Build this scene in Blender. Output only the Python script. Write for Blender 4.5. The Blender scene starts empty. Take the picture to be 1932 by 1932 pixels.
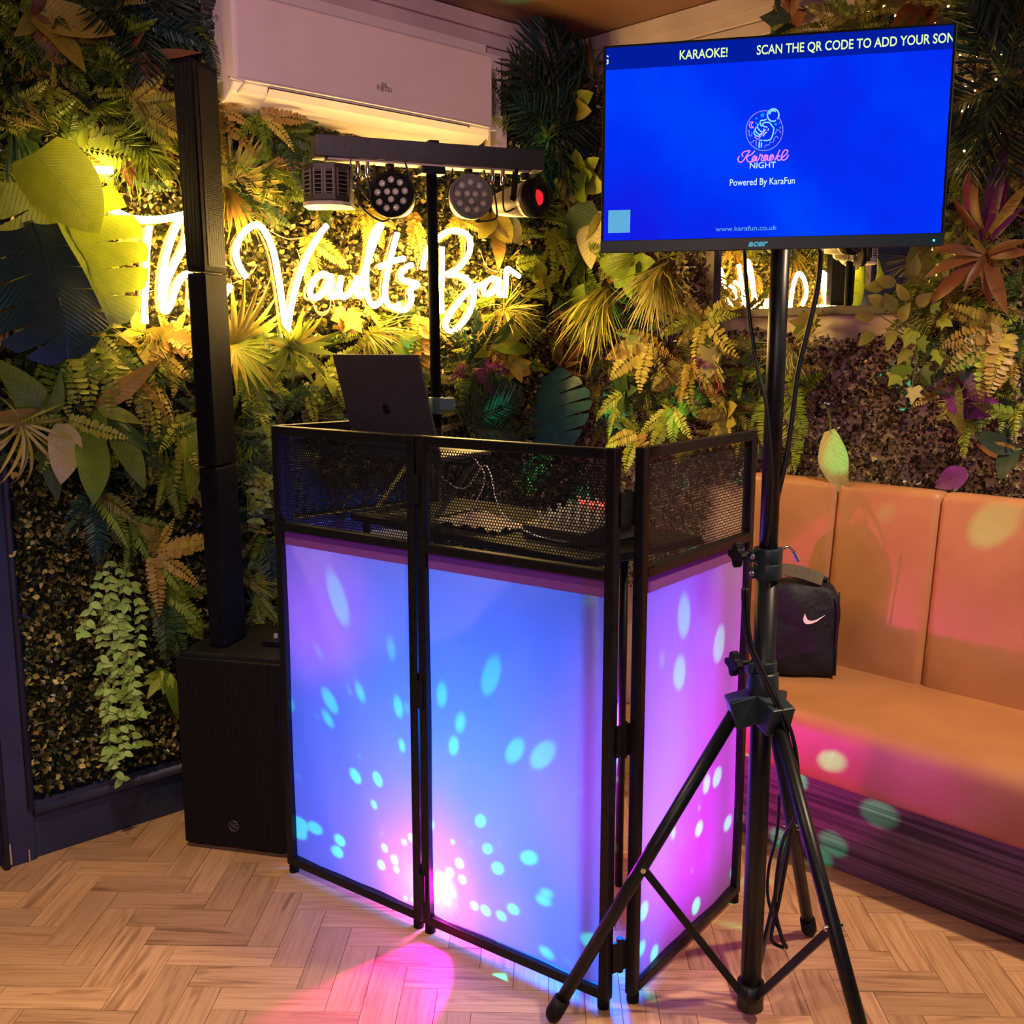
import bpy, bmesh, math, random
import numpy as np
from mathutils import Vector, Matrix
random.seed(7); rng = np.random.default_rng(7)
sc = bpy.context.scene
COL = sc.collection
PI = math.pi
# ------------------------------------------------------------------ camera, view, world, lights
# Room axes: the corner is the origin, +X runs along the left plant wall, +Y along the right (sofa) wall, Z up, metres.
FPX, PITCH, CH, AZ = 1937.0, math.radians(9.2), 1.45, math.radians(46.7)
dL = np.array([-math.sin(AZ), -math.cos(AZ)]); dR = np.array([math.cos(AZ), -math.sin(AZ)])
M2 = np.array([dL, dR])
def w2r(v): return np.array([*(M2 @ np.array(v[:2])), v[2]])
CAM = np.array([*(M2 @ np.array([-.249, -4.303])), CH])
FW = w2r([0, math.cos(PITCH), -math.sin(PITCH)]); RT = w2r([1, 0, 0]); UP = w2r([0, math.sin(PITCH), math.cos(PITCH)])
cd = bpy.data.cameras.new('camera'); cam = bpy.data.objects.new('camera', cd); COL.objects.link(cam)
cd.sensor_width = 36; cd.lens = 36 * FPX / 1932; cd.clip_start = .05
cam.matrix_world = Matrix([[RT[0], UP[0], -FW[0], CAM[0]], [RT[1], UP[1], -FW[1], CAM[1]], [RT[2], UP[2], -FW[2], CAM[2]], [0, 0, 0, 1]])
sc.camera = cam
sc.view_settings.view_transform = 'Standard'; sc.view_settings.look = 'None'
sc.view_settings.exposure = 0.0; sc.view_settings.gamma = 1.0; sc.view_settings.use_curve_mapping = False
sc.cycles.use_denoising = True
sc.cycles.max_bounces = 7; sc.cycles.diffuse_bounces = 3; sc.cycles.glossy_bounces = 3
sc.cycles.transmission_bounces = 4; sc.cycles.transparent_max_bounces = 8
sc.cycles.sample_clamp_indirect = 6.0; sc.cycles.caustics_reflective = False; sc.cycles.caustics_refractive = False
world = bpy.data.worlds.new('room_ambience'); sc.world = world; world.use_nodes = True
bg = world.node_tree.nodes['Background']; bg.inputs[0].default_value = (.22, .28, .55, 1); bg.inputs[1].default_value = .035

def lamp(name, kind, loc, power, color, size=.1, target=None, spot=None, blend=.3):
    l = bpy.data.lights.new(name, kind); l.energy = power; l.color = color
    if kind == 'AREA': l.shape = 'DISK'; l.size = size
    else: l.shadow_soft_size = size
    if kind == 'SPOT': l.spot_size = math.radians(spot); l.spot_blend = blend
    o = bpy.data.objects.new(name, l); COL.objects.link(o); o.location = loc
    if target is not None: o.rotation_euler = (Vector(target) - Vector(loc)).to_track_quat('-Z', 'Y').to_euler()
    return o
WARM = (1, .72, .48); PINK = (1, .45, .62)
lamp('ceiling_downlight_sofa', 'SPOT', (.84, 2.75, 2.58), 235, WARM, .05, (.95, 2.2, 0), 104, .7)
lamp('ceiling_downlight_front', 'SPOT', (2.65, 1.25, 2.58), 150, WARM, .05, (2.5, 1.15, 0), 78, .7)
lamp('room_spot_behind', 'SPOT', (3.9, 3.3, 2.4), 85, WARM, .05, (1.8, .4, .4), 80, .8)
lamp('fill_spot_pink', 'SPOT', (4.1, 3.5, 2.3), 260, (1, .50, .62), .12, (1.12, .1, 2.36), 17, .6)  # added pink spot that brightens the air conditioner
lamp('fill_pink', 'AREA', (4.6, 3.6, 1.3), 16, (1, .30, .5), .8, (.5, 2.2, .9))  # soft pink fill added out of view behind the camera
lamp('fill_teal', 'AREA', (3.2, 4.6, 2.4), 10, (.1, .7, 1), .7, (1.3, 1.6, 1.0))  # weak cyan fill added behind the camera for teal highlights
# coloured lights standing inside the DJ booth
lamp('booth_blue_wash', 'SPOT', (1.14, 1.10, .36), 112, (.0, .13, 1), .12, (1.66, 1.14, .50), 150, .2)
lamp('booth_violet_wash', 'SPOT', (1.40, .74, .66), 7, (.62, .02, .9), .07, (1.72, .68, .80), 100, 1.0)
lamp('booth_magenta_wash', 'SPOT', (1.30, .76, .20), 110, (.66, .0, 1), .10, (1.21, 1.57, .48), 62, .5)
lamp('booth_sofa_beam', 'SPOT', (1.22, 1.02, .26), 26, (1, .0, .55), .01, (.68, 1.31, .345), 56, .12)
lamp('booth_pink_beam', 'SPOT', (1.555, 1.105, .185), 900, (1, .001, .6), .008, (1.85, 1.195, 0), 46, .15)
lamp('booth_pink_glow', 'POINT', (1.590, 1.066, .110), 5.0, (1, .12, .66), .015)
lamp('booth_purple_glow', 'POINT', (1.49, 1.06, .20), 3.2, (.75, .0, .9), .03)

# ------------------------------------------------------------------ helpers
def ray(x, y): return FW + RT * (x - 966) / FPX - UP * (y - 966) / FPX
def on_left(x, y, off=.05): d = ray(x, y); return CAM + d * (off - CAM[1]) / d[1]
def on_right(x, y, off=.05): d = ray(x, y); return CAM + d * (off - CAM[0]) / d[0]

def V(*a): return np.array(a, float)
def nrm(v): v = np.asarray(v, float); return v / np.linalg.norm(v)
class MB:
    def __init__(s): s.v = []; s.f = []; s.sm = []
    def add(s, vs, fs, smooth=False):
        o = len(s.v); s.v.extend([tuple(map(float, p)) for p in vs])
        s.f.extend([tuple(i + o for i in f) for f in fs]); s.sm.extend([smooth] * len(fs)); return s
    def box(s, c, size, ax=None):
        ax = np.eye(3) if ax is None else np.array(ax, float); c = np.array(c, float); h = np.array(size, float) / 2
        vs = [c + ax[0] * h[0] * i + ax[1] * h[1] * j + ax[2] * h[2] * k for i in (-1, 1) for j in (-1, 1) for k in (-1, 1)]
        fs = [(0, 1, 3, 2), (4, 6, 7, 5), (0, 4, 5, 1), (2, 3, 7, 6), (0, 2, 6, 4), (1, 5, 7, 3)]
        if np.linalg.det(ax) < 0: fs = [f[::-1] for f in fs]
        return s.add(vs, fs)
    def bar(s, p, q, w, h, up=(0, 0, 1)):
        p = np.array(p, float); q = np.array(q, float); d = nrm(q - p); u = np.array(up, float); u = nrm(u - d * (u @ d)); r = np.cross(d, u)
        return s.box((p + q) / 2, (np.linalg.norm(q - p), w, h), (d, r, u))
    def tube(s, pts, r, n=8, caps=True, closed=False):
        pts = [np.array(p, float) for p in pts]; m = len(pts); rs = r if hasattr(r, '__len__') else [r] * m
        vs = []; u = None
        for i in range(m):
            a = pts[i - 1] if (i > 0 or closed) else pts[i]; b = pts[(i + 1) % m] if (i < m - 1 or closed) else pts[i]
            t = nrm(b - a)
            if u is None: u = np.cross(t, (0, 0, 1)) if abs(t[2]) < .9 else np.cross(t, (1, 0, 0))
            u = nrm(u - t * (u @ t)); w = np.cross(t, u)
            for k in range(n):
                a_ = 2 * PI * k / n; vs.append(pts[i] + rs[i] * (math.cos(a_) * u + math.sin(a_) * w))
        fs = []
        for i in range(m if closed else m - 1):
            j = (i + 1) % m
            for k in range(n): k2 = (k + 1) % n; fs.append((i * n + k, i * n + k2, j * n + k2, j * n + k))
        s.add(vs, fs, True)
        if caps and not closed:
            o = len(s.v) - m * n
            s.f.append(tuple(o + k for k in range(n))[::-1]); s.f.append(tuple(o + (m - 1) * n + k for k in range(n))); s.sm += [False, False]
        return s
    def lathe(s, base, axis, prof, n=20, caps=True):
        base = np.array(base, float); t = nrm(axis); u = np.cross(t, (0, 0, 1)) if abs(t[2]) < .9 else np.cross(t, (1, 0, 0)); u = nrm(u); w = np.cross(t, u)
        vs = [base + t * z + r * (math.cos(2 * PI * k / n) * u + math.sin(2 * PI * k / n) * w) for z, r in prof for k in range(n)]
        m = len(prof); fs = [(i * n + k, i * n + (k + 1) % n, (i + 1) * n + (k + 1) % n, (i + 1) * n + k) for i in range(m - 1) for k in range(n)]
        for i in range(m - 1): pass
        s.add(vs, fs, n > 8)
        if caps:
            o = len(s.v) - m * n; s.f.append(tuple(o + k for k in range(n))[::-1]); s.f.append(tuple(o + (m - 1) * n + k for k in range(n))); s.sm += [False, False]
        return s
    def prism(s, poly, o, u, v, w, depth):
        o, u, v, w = [np.array(a, float) for a in (o, u, v, w)]; n = len(poly)
        vs = [o + u * a + v * b for a, b in poly] + [o + u * a + v * b + w * depth for a, b in poly]
        fs = [tuple(range(n)), tuple(range(2 * n - 1, n - 1, -1))] + [(i, i + n, (i + 1) % n + n, (i + 1) % n) for i in range(n)]
        return s.add(vs, fs)
    def build(s, name, mat, parent=None, bevel=0, label=None, kind=None, recalc=True):
        off = np.array(ROOT.get(parent.name, (0, 0, 0))) if parent is not None else np.zeros(3)
        me = bpy.data.meshes.new(name); me.from_pydata([tuple(np.array(p) - off) for p in s.v], [], s.f); me.update()
        me.polygons.foreach_set('use_smooth', s.sm)
        if recalc and len(s.f) < 30000:
            bm = bmesh.new(); bm.from_mesh(me); bmesh.ops.recalc_face_normals(bm, faces=bm.faces); bm.to_mesh(me); bm.free()
        me.materials.append(mat); o = bpy.data.objects.new(name, me); COL.objects.link(o)
        if parent is not None: o.parent = parent; ROOT[o.name] = tuple(off)
        if bevel:
            b = o.modifiers.new('bevel', 'BEVEL'); b.width = bevel; b.segments = 2; b.limit_method = 'ANGLE'; b.angle_limit = .7
        if label: o['label'] = label
        if kind: o['kind'] = kind
        return o
ROOT = {}
def thing(name, label, cat, loc=(0, 0, 0), group=None):
    o = bpy.data.objects.new(name, None); COL.objects.link(o); o.location = loc; o.empty_display_size = .05
    o['label'] = label; o['category'] = cat
    if group: o['group'] = group
    ROOT[o.name] = tuple(loc); return o
def tag(o, label, cat, group=None, kind=None):
    o['label'] = label; o['category'] = cat
    if group: o['group'] = group
    if kind: o['kind'] = kind
    return o
def spline(pts, n=6, closed=False):
    P = [np.array(p, float) for p in pts]; m = len(P); out = []
    for i in range(m if closed else m - 1):
        g = lambda k: P[k % m] if closed else P[min(max(k, 0), m - 1)]
        a, b, c, d = g(i - 1), g(i), g(i + 1), g(i + 2)
        for k in range(n):
            t = k / n; out.append(.5 * (2 * b + (c - a) * t + (2 * a - 5 * b + 4 * c - d) * t * t + (3 * b - a - 3 * c + d) * t ** 3))
    if not closed: out.append(P[-1])
    return out
def text_mesh(name, body, o, u, v, size, mat, parent, xs=1, bold=0, align='CENTER', clip=None, depth=.0006, shear=0):
    cu = bpy.data.curves.new(name, 'FONT'); cu.body = body; cu.size = size; cu.align_x = align; cu.align_y = 'CENTER'; cu.offset = bold; cu.extrude = depth; cu.shear = shear
    cu.resolution_u = 4
    t = bpy.data.objects.new(name, cu); COL.objects.link(t); dg = bpy.context.evaluated_depsgraph_get()
    me = bpy.data.meshes.new_from_object(t.evaluated_get(dg)); bpy.data.objects.remove(t)
    for p in me.vertices: p.co.x *= xs
    if clip:
        bm = bmesh.new(); bm.from_mesh(me)
        for x, sgn in clip:
            bmesh.ops.bisect_plane(bm, geom=bm.verts[:] + bm.edges[:] + bm.faces[:], plane_co=(x, 0, 0), plane_no=(sgn, 0, 0), clear_outer=True)
        bm.to_mesh(me); bm.free()
    u, v = nrm(u), nrm(v); w = np.cross(u, v); off = np.array(ROOT.get(parent.name, (0, 0, 0)))
    for p in me.vertices:
        c = np.array(o, float) + u * p.co.x + v * p.co.y + w * p.co.z - off; p.co = c
    me.materials.append(mat); ob = bpy.data.objects.new(name, me); COL.objects.link(ob); ob.parent = parent; ROOT[ob.name] = tuple(off); return ob

# ------------------------------------------------------------------ materials
def mat(name, color=(.5, .5, .5), rough=.5, metal=0, spec=.5, emit=None, es=0, coat=0):
    m = bpy.data.materials.new(name); m.use_nodes = True; b = m.node_tree.nodes['Principled BSDF']
    b.inputs['Base Color'].default_value = (*color, 1); b.inputs['Roughness'].default_value = rough; b.inputs['Metallic'].default_value = metal
    b.inputs['Specular IOR Level'].default_value = spec; b.inputs['Coat Weight'].default_value = coat
    if emit: b.inputs['Emission Color'].default_value = (*emit, 1); b.inputs['Emission Strength'].default_value = es
    return m
class NT:
    def __init__(s, m): s.m = m; s.t = m.node_tree; s.b = s.t.nodes.get('Principled BSDF'); s.out = next(n for n in s.t.nodes if n.type.startswith('OUTPUT'))
    def n(s, ty, **kw):
        x = s.t.nodes.new(ty)
        for k, v in kw.items():
            if k.startswith('_'): setattr(x, k[1:], v)
            else: x.inputs[k.replace('__', ' ')].default_value = v
        return x
    def l(s, a, b): s.t.links.new(a, b)
    def ramp(s, fac, stops):
        r = s.t.nodes.new('ShaderNodeValToRGB'); e = r.color_ramp.elements
        while len(e) < len(stops): e.new(.5)
        for el, (p, c) in zip(e, stops): el.position = p; el.color = (*c, 1)
        s.l(fac, r.inputs[0]); return r.outputs[0]
    def bump(s, h, strength=.2, dist=.01):
        b = s.n('ShaderNodeBump', Strength=strength, Distance=dist); s.l(h, b.inputs['Height']); s.l(b.outputs[0], s.b.inputs['Normal'])
def noisy(name, c1, c2, scale=20, rough=.5, bump=0, detail=4, dist=.01, **kw):
    m = mat(name, c1, rough, **kw); t = NT(m); tc = t.n('ShaderNodeTexCoord'); nz = t.n('ShaderNodeTexNoise', Scale=scale, Detail=detail); t.l(tc.outputs['Object'], nz.inputs['Vector'])
    t.l(t.ramp(nz.outputs[0], [(.35, c1), (.65, c2)]), t.b.inputs['Base Color'])
    if bump: t.bump(nz.outputs[0], bump, dist)
    return m
def leaf_mat(name, c1, c2, rough=.42, trans=.22, vein=False, spec=.4):
    m = mat(name, c1, rough, spec=spec); t = NT(m); oi = t.n('ShaderNodeObjectInfo'); tc = t.n('ShaderNodeTexCoord')
    M_ = lambda op, a, b=None: (lambda q: ([t.l(v, q.inputs[i]) if hasattr(v, 'is_linked') else setattr(q.inputs[i], 'default_value', v) for i, v in enumerate((a, b)) if v is not None], q.outputs[0])[1])(t.n('ShaderNodeMath', _operation=op))
    nz = t.n('ShaderNodeTexNoise', Scale=9, Detail=3); t.l(tc.outputs['Object'], nz.inputs['Vector'])
    col = t.ramp(M_('ADD', M_('MULTIPLY', oi.outputs['Random'], .5), M_('MULTIPLY', nz.outputs[0], .55)), [(.2, c1), (.8, c2)])
    if vein:   # midrib and side veins in the leaf's own coordinates
        sp = t.n('ShaderNodeSeparateXYZ'); t.l(tc.outputs['Object'], sp.inputs[0]); ax = M_('ABSOLUTE', sp.outputs[0]); ph = M_('MULTIPLY', M_('SUBTRACT', sp.outputs[1], M_('MULTIPLY', ax, .9)), vein)
        tri = M_('ABSOLUTE', M_('SUBTRACT', M_('FRACT', ph), .5)); line = M_('MINIMUM', M_('MULTIPLY', tri, 5.0), M_('MULTIPLY', ax, 60.0)); ln = M_('MINIMUM', line, 1.0)
        mx = t.n('ShaderNodeMix', _data_type='RGBA', _blend_type='MULTIPLY'); mx.inputs[0].default_value = .28; t.l(col, mx.inputs[6]); t.l(t.ramp(ln, [(.0, (.42, .40, .34)), (.55, (1, 1, 1))]), mx.inputs[7]); col = mx.outputs[2]
        bp = t.n('ShaderNodeBump', Strength=.22, Distance=.004); t.l(ln, bp.inputs['Height']); t.l(bp.outputs[0], t.b.inputs['Normal'])
    t.l(col, t.b.inputs['Base Color'])
    tr = t.n('ShaderNodeBsdfTranslucent'); t.l(col, tr.inputs[0]); ms = t.n('ShaderNodeMixShader'); ms.inputs[0].default_value = trans
    t.l(t.b.outputs[0], ms.inputs[1]); t.l(tr.outputs[0], ms.inputs[2]); t.l(ms.outputs[0], t.out.inputs[0]); return m
_LEAF = {}
def LEAF(key, name, c1, c2, rough=.42, trans=.22, vein=13):
    _LEAF[key] = lambda: leaf_mat(name + '_veined', c1, c2, rough, trans, vein); return leaf_mat(name, c1, c2, rough, trans)
def veined(key):
    if key + '_v' not in LM: LM[key + '_v'] = _LEAF[key]() if key in _LEAF else LM[key]
    return key + '_v'
LM = {
 'green': LEAF('green', 'fern_green', (.10, .20, .018), (.24, .33, .03)),
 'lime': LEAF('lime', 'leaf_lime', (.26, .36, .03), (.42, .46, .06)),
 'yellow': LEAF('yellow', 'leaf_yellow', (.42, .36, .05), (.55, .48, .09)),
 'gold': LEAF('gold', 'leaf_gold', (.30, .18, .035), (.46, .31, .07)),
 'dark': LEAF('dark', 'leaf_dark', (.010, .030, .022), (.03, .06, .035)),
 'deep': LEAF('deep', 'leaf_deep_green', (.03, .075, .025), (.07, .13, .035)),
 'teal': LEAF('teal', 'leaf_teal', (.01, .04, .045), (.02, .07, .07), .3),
 'bronze': LEAF('bronze', 'leaf_bronze', (.15, .055, .022), (.28, .115, .045), .45),
 'rust': LEAF('rust', 'leaf_rust', (.13, .035, .015), (.23, .075, .03)),
 'purple': LEAF('purple', 'leaf_purple', (.10, .015, .13), (.20, .03, .20)),
 'magenta': LEAF('magenta', 'leaf_magenta', (.22, .02, .10), (.40, .06, .20)),
 'olive': LEAF('olive', 'leaf_olive', (.16, .16, .03), (.30, .27, .06)),
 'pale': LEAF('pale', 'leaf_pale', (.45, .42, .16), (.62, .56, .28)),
 'tongue': LEAF('tongue', 'tongue_leaf', (.20, .17, .025), (.40, .30, .05), vein=16),
 'bigleaf': LEAF('bigleaf', 'monstera_leaf', (.20, .27, .02), (.36, .42, .03), .35, .42, vein=26),
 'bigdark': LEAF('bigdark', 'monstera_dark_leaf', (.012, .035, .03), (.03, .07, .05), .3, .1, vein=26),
 'teallit': LEAF('teallit', 'teal_monstera_leaf', (.015, .08, .085), (.03, .13, .12), .3, .15, vein=26),  # teal light falling on this dark leaf is put into its colour
 'vine': LEAF('vine', 'vine_leaf', (.24, .46, .06), (.48, .66, .18)),
 'stem': mat('plant_stem', (.10, .12, .03), .6),
 'redstem': mat('red_stem', (.35, .08, .06), .6),
}
BLACK = noisy('black_powder_coat', (.004, .004, .006), (.008, .008, .010), 60, .42, spec=.3)
BLACKP = noisy('black_plastic', (.004, .004, .006), (.008, .008, .011), 40, .55, spec=.15)
CHROME = mat('chrome', (.75, .75, .75), .2, 1)
WHITE_PL = noisy('white_plastic', (.66, .60, .60), (.70, .64, .64), 4, .4)
GREY_METAL = noisy('dark_grey_aluminium', (.06, .055, .06), (.075, .07, .075), 50, .45, metal=.4)
NAVY = noisy('navy_paint', (.012, .018, .05), (.02, .026, .065), 8, .45, .08)
CABLE = mat('cable_rubber', (.005, .006, .009), .45, spec=.35)
GLASSY = mat('clear_lens', (.75, .75, .78), .08, 0, 1, coat=1)

# ------------------------------------------------------------------ floor of herringbone oak planks
def plank_mat():
    m = mat('oak_plank', (.4, .25, .13), .42, spec=.4); t = NT(m); tc = t.n('ShaderNodeTexCoord'); oi = t.n('ShaderNodeObjectInfo')
    mp = t.n('ShaderNodeMapping'); mp.inputs['Scale'].default_value = (4, 105, 4)
    cb = t.n('ShaderNodeCombineXYZ'); ml = t.n('ShaderNodeMath', _operation='MULTIPLY'); ml.inputs[1].default_value = 57
    t.l(oi.outputs['Random'], ml.inputs[0]); t.l(ml.outputs[0], cb.inputs[0]); t.l(ml.outputs[0], cb.inputs[2]); t.l(tc.outputs['Object'], mp.inputs[0]); t.l(cb.outputs[0], mp.inputs['Location'])
    nz = t.n('ShaderNodeTexNoise', Scale=1.0, Detail=6, Roughness=.62, Distortion=.6); t.l(mp.outputs[0], nz.inputs['Vector'])
    mp2 = t.n('ShaderNodeMapping'); mp2.inputs['Scale'].default_value = (2.6, 22, 2); t.l(tc.outputs['Object'], mp2.inputs[0]); t.l(cb.outputs[0], mp2.inputs['Location'])
    nz2 = t.n('ShaderNodeTexNoise', Scale=1.0, Detail=3, Distortion=1.2); t.l(mp2.outputs[0], nz2.inputs['Vector'])
    a = t.ramp(nz.outputs[0], [(.28, (.36, .19, .085)), (.50, (.52, .30, .145)), (.75, (.60, .37, .19))])
    b = t.ramp(nz2.outputs[0], [(.30, (.38, .31, .28)), (.44, (1, 1, 1))])
    mx = t.n('ShaderNodeMix', _data_type='RGBA', _blend_type='MULTIPLY'); mx.inputs[0].default_value = .75; t.l(a, mx.inputs[6]); t.l(b, mx.inputs[7])
    hv = t.n('ShaderNodeHueSaturation'); vr = t.n('ShaderNodeMapRange'); vr.inputs['To Min'].default_value = .78; vr.inputs['To Max'].default_value = 1.12
    t.l(oi.outputs['Random'], vr.inputs[0]); t.l(vr.outputs[0], hv.inputs['Value']); t.l(mx.outputs[2], hv.inputs['Color']); t.l(hv.outputs[0], t.b.inputs['Base Color'])
    t.bump(nz.outputs[0], .12, .002); return m
OAK = plank_mat()
fl = MB().box((3, 2.5, -.033), (6.4, 5.4, .05)).build('floor', mat('floor_gap', (.03, .017, .01), .8)); fl['kind'] = 'structure'
PL, PW = .252, .081
pm = bpy.data.meshes.new('plank'); b_ = MB().box((PL / 2, PW / 2, -.004), (PL - .0013, PW - .0013, .008)); pm.from_pydata(b_.v, [], b_.f); pm.materials.append(OAK)
e1 = V(-.70711, .70711, 0); e2 = V(-.70711, -.70711, 0); org = V(2.200, .771, 0)
planks = []
for i in range(-45, 46):
    for j in range(-12, 13):
        for ty in (0, 1):
            a = i * PW + j * PL + (PL if ty else 0); b = -i * PW + j * PL
            ang = math.atan2(e1[1], e1[0]) + (PI / 2 if ty else 0)
            o = org + e1 * (a + (PW if ty else 0)) + e2 * b
            c = org + e1 * (a + (PW / 2 if ty else PL / 2)) + e2 * (b + (PL / 2 if ty else PW / 2))
            if not (0 < c[0] < 4.2 and -.11 < c[1] < 4.2): continue
            d = c - CAM; z = d @ FW
            if z < .8: continue
            px, py = 966 + FPX * (d @ RT) / z, 966 - FPX * (d @ UP) / z
            vis = -150 < px < 2080 and py < 2080 and c[0] > .6
            planks.append((0 if vis else 1, z, o, ang, c))
planks.sort(key=lambda k: (k[0], k[1]))
rest = MB(); cnt = 0
for k, (hid, z, o, ang, c) in enumerate(planks):
    if cnt < 300 and not hid:
        p = bpy.data.objects.new('plank', pm); COL.objects.link(p); p.parent = fl; p.location = (o[0], o[1], -random.random() * .0006); p.rotation_euler = (0, 0, ang); cnt += 1
    else:
        ca, sa = math.cos(ang), math.sin(ang); ax = ((ca, sa, 0), (-sa, ca, 0), (0, 0, 1))
        if 0 < c[0] < 3.6 and -.11 < c[1] < 3.6: rest.box(c + V(0, 0, -.0045), (PL - .0013, PW - .0013, .008), ax)
if rest.v: rest.build('more_planks', OAK, fl, kind='stuff')

# ------------------------------------------------------------------ walls, ceiling, trims
WALLDARK = noisy('wall_behind_plants', (.008, .012, .008), (.02, .022, .012), 30, .9)
CREAM = noisy('cream_plaster', (.62, .50, .38), (.68, .55, .42), 3, .6)
wl = MB().box((2.0, -.05, 1.35), (4.2, .1, 2.9)).build('wall_left', WALLDARK); wl['kind'] = 'structure'
wr = MB().box((-.05, 2.4, 1.35), (.1, 5.0, 2.9)).build('wall_right', CREAM); wr['kind'] = 'structure'
CEILM = noisy('brown_ceiling_paint', (.16, .075, .045), (.24, .115, .06), 1.6, .5)
ce = MB().box((2, 2.4, 2.67), (4.4, 5.0, .1)).build('ceiling', CEILM); ce['kind'] = 'structure'
BOARD = noisy('whitewashed_board', (.50, .40, .40), (.60, .50, .49), 6, .55, .1)
def boards(name, mk):
    r = MB(); mk(r, 2.592, .05, .05).build(name, BOARD); o = bpy.data.objects[name]; o['kind'] = 'structure'
    for k, (z, h, d) in enumerate(((2.545, .046, .034), (2.497, .046, .028), (2.449, .046, .028))):
        mk(MB(), z, h, d).build('board', BOARD, o, bevel=.004)
boards('trim_1', lambda b, z, h, d: b.box((.86, d / 2, z), (1.7, d, h)))
boards('trim_2', lambda b, z, h, d: b.box((d / 2, 1.45, z), (d, 2.9, h)))
# navy joinery of the left wall: skirting with a moulding, pilaster at the far left
bb = MB().box((1.14, .012, .062), (2.2, .024, .124)).build('baseboard_left', NAVY, bevel=.003); bb['kind'] = 'structure'
MB().tube([(.05, .026, .145), (2.24, .026, .145)], .019, 10).box((1.14, .018, .165), (2.2, .036, .018)).build('moulding', NAVY, bb)
tr = MB().box((2.286, .018, 1.3), (.094, .036, 2.6)).build('trim_3', NAVY, bevel=.006); tr['kind'] = 'structure'
MB().tube([(2.247, .034, .15), (2.247, .034, 2.6)], .011, 8).tube([(2.322, .036, 0), (2.322, .036, 2.6)], .01, 8).build('bead', NAVY, tr)
tr2 = MB().box((2.50, -.004, 1.3), (.3, .02, 2.6)).build('trim_4', NAVY); tr2['kind'] = 'structure'
PST = MB().box((2.39, .03, 1.3), (.055, .06, 2.6)).build('trim_5', CREAM, bevel=.004); PST['kind'] = 'structure'
dr = MB().box((2.95, .012, 1.05), (1.0, .03, 2.1)).build('door_1', NAVY); dr['kind'] = 'structure'
for z0, z1 in ((.15, .95), (1.1, 1.98)):
    for x0, x1 in ((2.52, 2.90), (3.0, 3.38)): MB().box(((x0 + x1) / 2, .029, (z0 + z1) / 2), (x1 - x0, .014, z1 - z0)).build('door_panel', NAVY, dr, .006)
MB().bar((2.95, .04, 1.62), (2.95, .04, 1.80), .012, .02, (1, 0, 0)).build('door_handle', CHROME, dr)
CHIP = mat('bare_wood_chip', (.55, .40, .26), .7)
MB().box((2.312, .037, .04), (.006, .003, .06)).box((2.262, .037, .02), (.003, .003, .035)).build('paint_chip', CHIP, tr, label='bare wood where the navy paint is chipped')

# ------------------------------------------------------------------ hedge mats (leaves nobody could count)
def pts_hedge(name, label, n_, frame, rects, size, cols, depth=.05):
    t, nn, u = frame; N = int(n_)
    areas = np.array([(b - a) * (d - c) for a, b, c, d in rects]); pick = rng.choice(len(rects), N, p=areas / areas.sum()); R = np.array(rects)[pick]
    s = R[:, 0] + (R[:, 1] - R[:, 0]) * rng.random(N); z = R[:, 2] + (R[:, 3] - R[:, 2]) * rng.random(N)
    lump = .5 + .5 * np.sin(s * 31 + 2 * np.sin(z * 17)) * np.sin(z * 37 + s * 11)
    off = .008 + depth * (.35 + .65 * lump) * rng.random(N) ** .6
    base = s[:, None] * t + off[:, None] * nn + z[:, None] * u
    d = rng.normal(size=(N, 3)) * .75 + nn * .55 + u * .15; d /= np.linalg.norm(d, axis=1)[:, None]
    q = rng.normal(size=(N, 3)); sd = np.cross(d, q); sd /= np.linalg.norm(sd, axis=1)[:, None]; nr = np.cross(sd, d)
    L = size * (.7 + .6 * rng.random(N))[:, None]; W = L * .33
    P = np.stack([base, base + d * L * .55 + sd * W + nr * L * .12, base + d * L, base + d * L * .55 - sd * W + nr * L * .12, base + d * L * .8 + sd * W * .75 + nr * L * .05, base + d * L * .8 - sd * W * .75 + nr * L * .05], 1).reshape(-1, 3)
    me = bpy.data.meshes.new(name); me.vertices.add(6 * N); me.vertices.foreach_set('co', P.astype(np.float32).ravel())
    idx = (np.arange(N) * 6)[:, None] + np.array([0, 1, 4, 2, 0, 2, 5, 3]); me.loops.add(8 * N); me.loops.foreach_set('vertex_index', idx.astype(np.int32).ravel())
    me.polygons.add(2 * N); me.polygons.foreach_set('loop_start', np.arange(0, 8 * N, 4, dtype=np.int32)); me.update(calc_edges=True)
    at = me.attributes.new('leaf_tone', 'FLOAT', 'POINT'); at.data.foreach_set('value', np.repeat(rng.random(N), 6).astype(np.float32))
    m = mat(name + '_leaf', (.1, .1, .03), .28, spec=.6); k = NT(m); an = k.n('ShaderNodeAttribute', _attribute_name='leaf_tone')
    k.l(k.ramp(an.outputs['Fac'], cols), k.b.inputs['Base Color']); me.materials.append(m)
    o = bpy.data.objects.new(name, me); COL.objects.link(o); return tag(o, label, 'hedge', kind='stuff')
FL = (V(1, 0, 0), V(0, 1, 0), V(0, 0, 1)); FR = (V(0, 1, 0), V(1, 0, 0), V(0, 0, 1))
H1 = [(0, (.012, .018, .008)), (.5, (.04, .045, .014)), (.78, (.20, .17, .045)), (1, (.55, .45, .13))]
H2 = [(0, (.022, .016, .014)), (.5, (.075, .05, .035)), (.78, (.22, .15, .08)), (1, (.52, .40, .20))]
pts_hedge('boxwood_mat', 'small-leaved artificial hedge mat covering the left wall behind the sign', 66000, FL, [(0, 2.235, .19, 1.15), (0, 2.235, 1.15, 2.45)], .021, H1)
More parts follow.
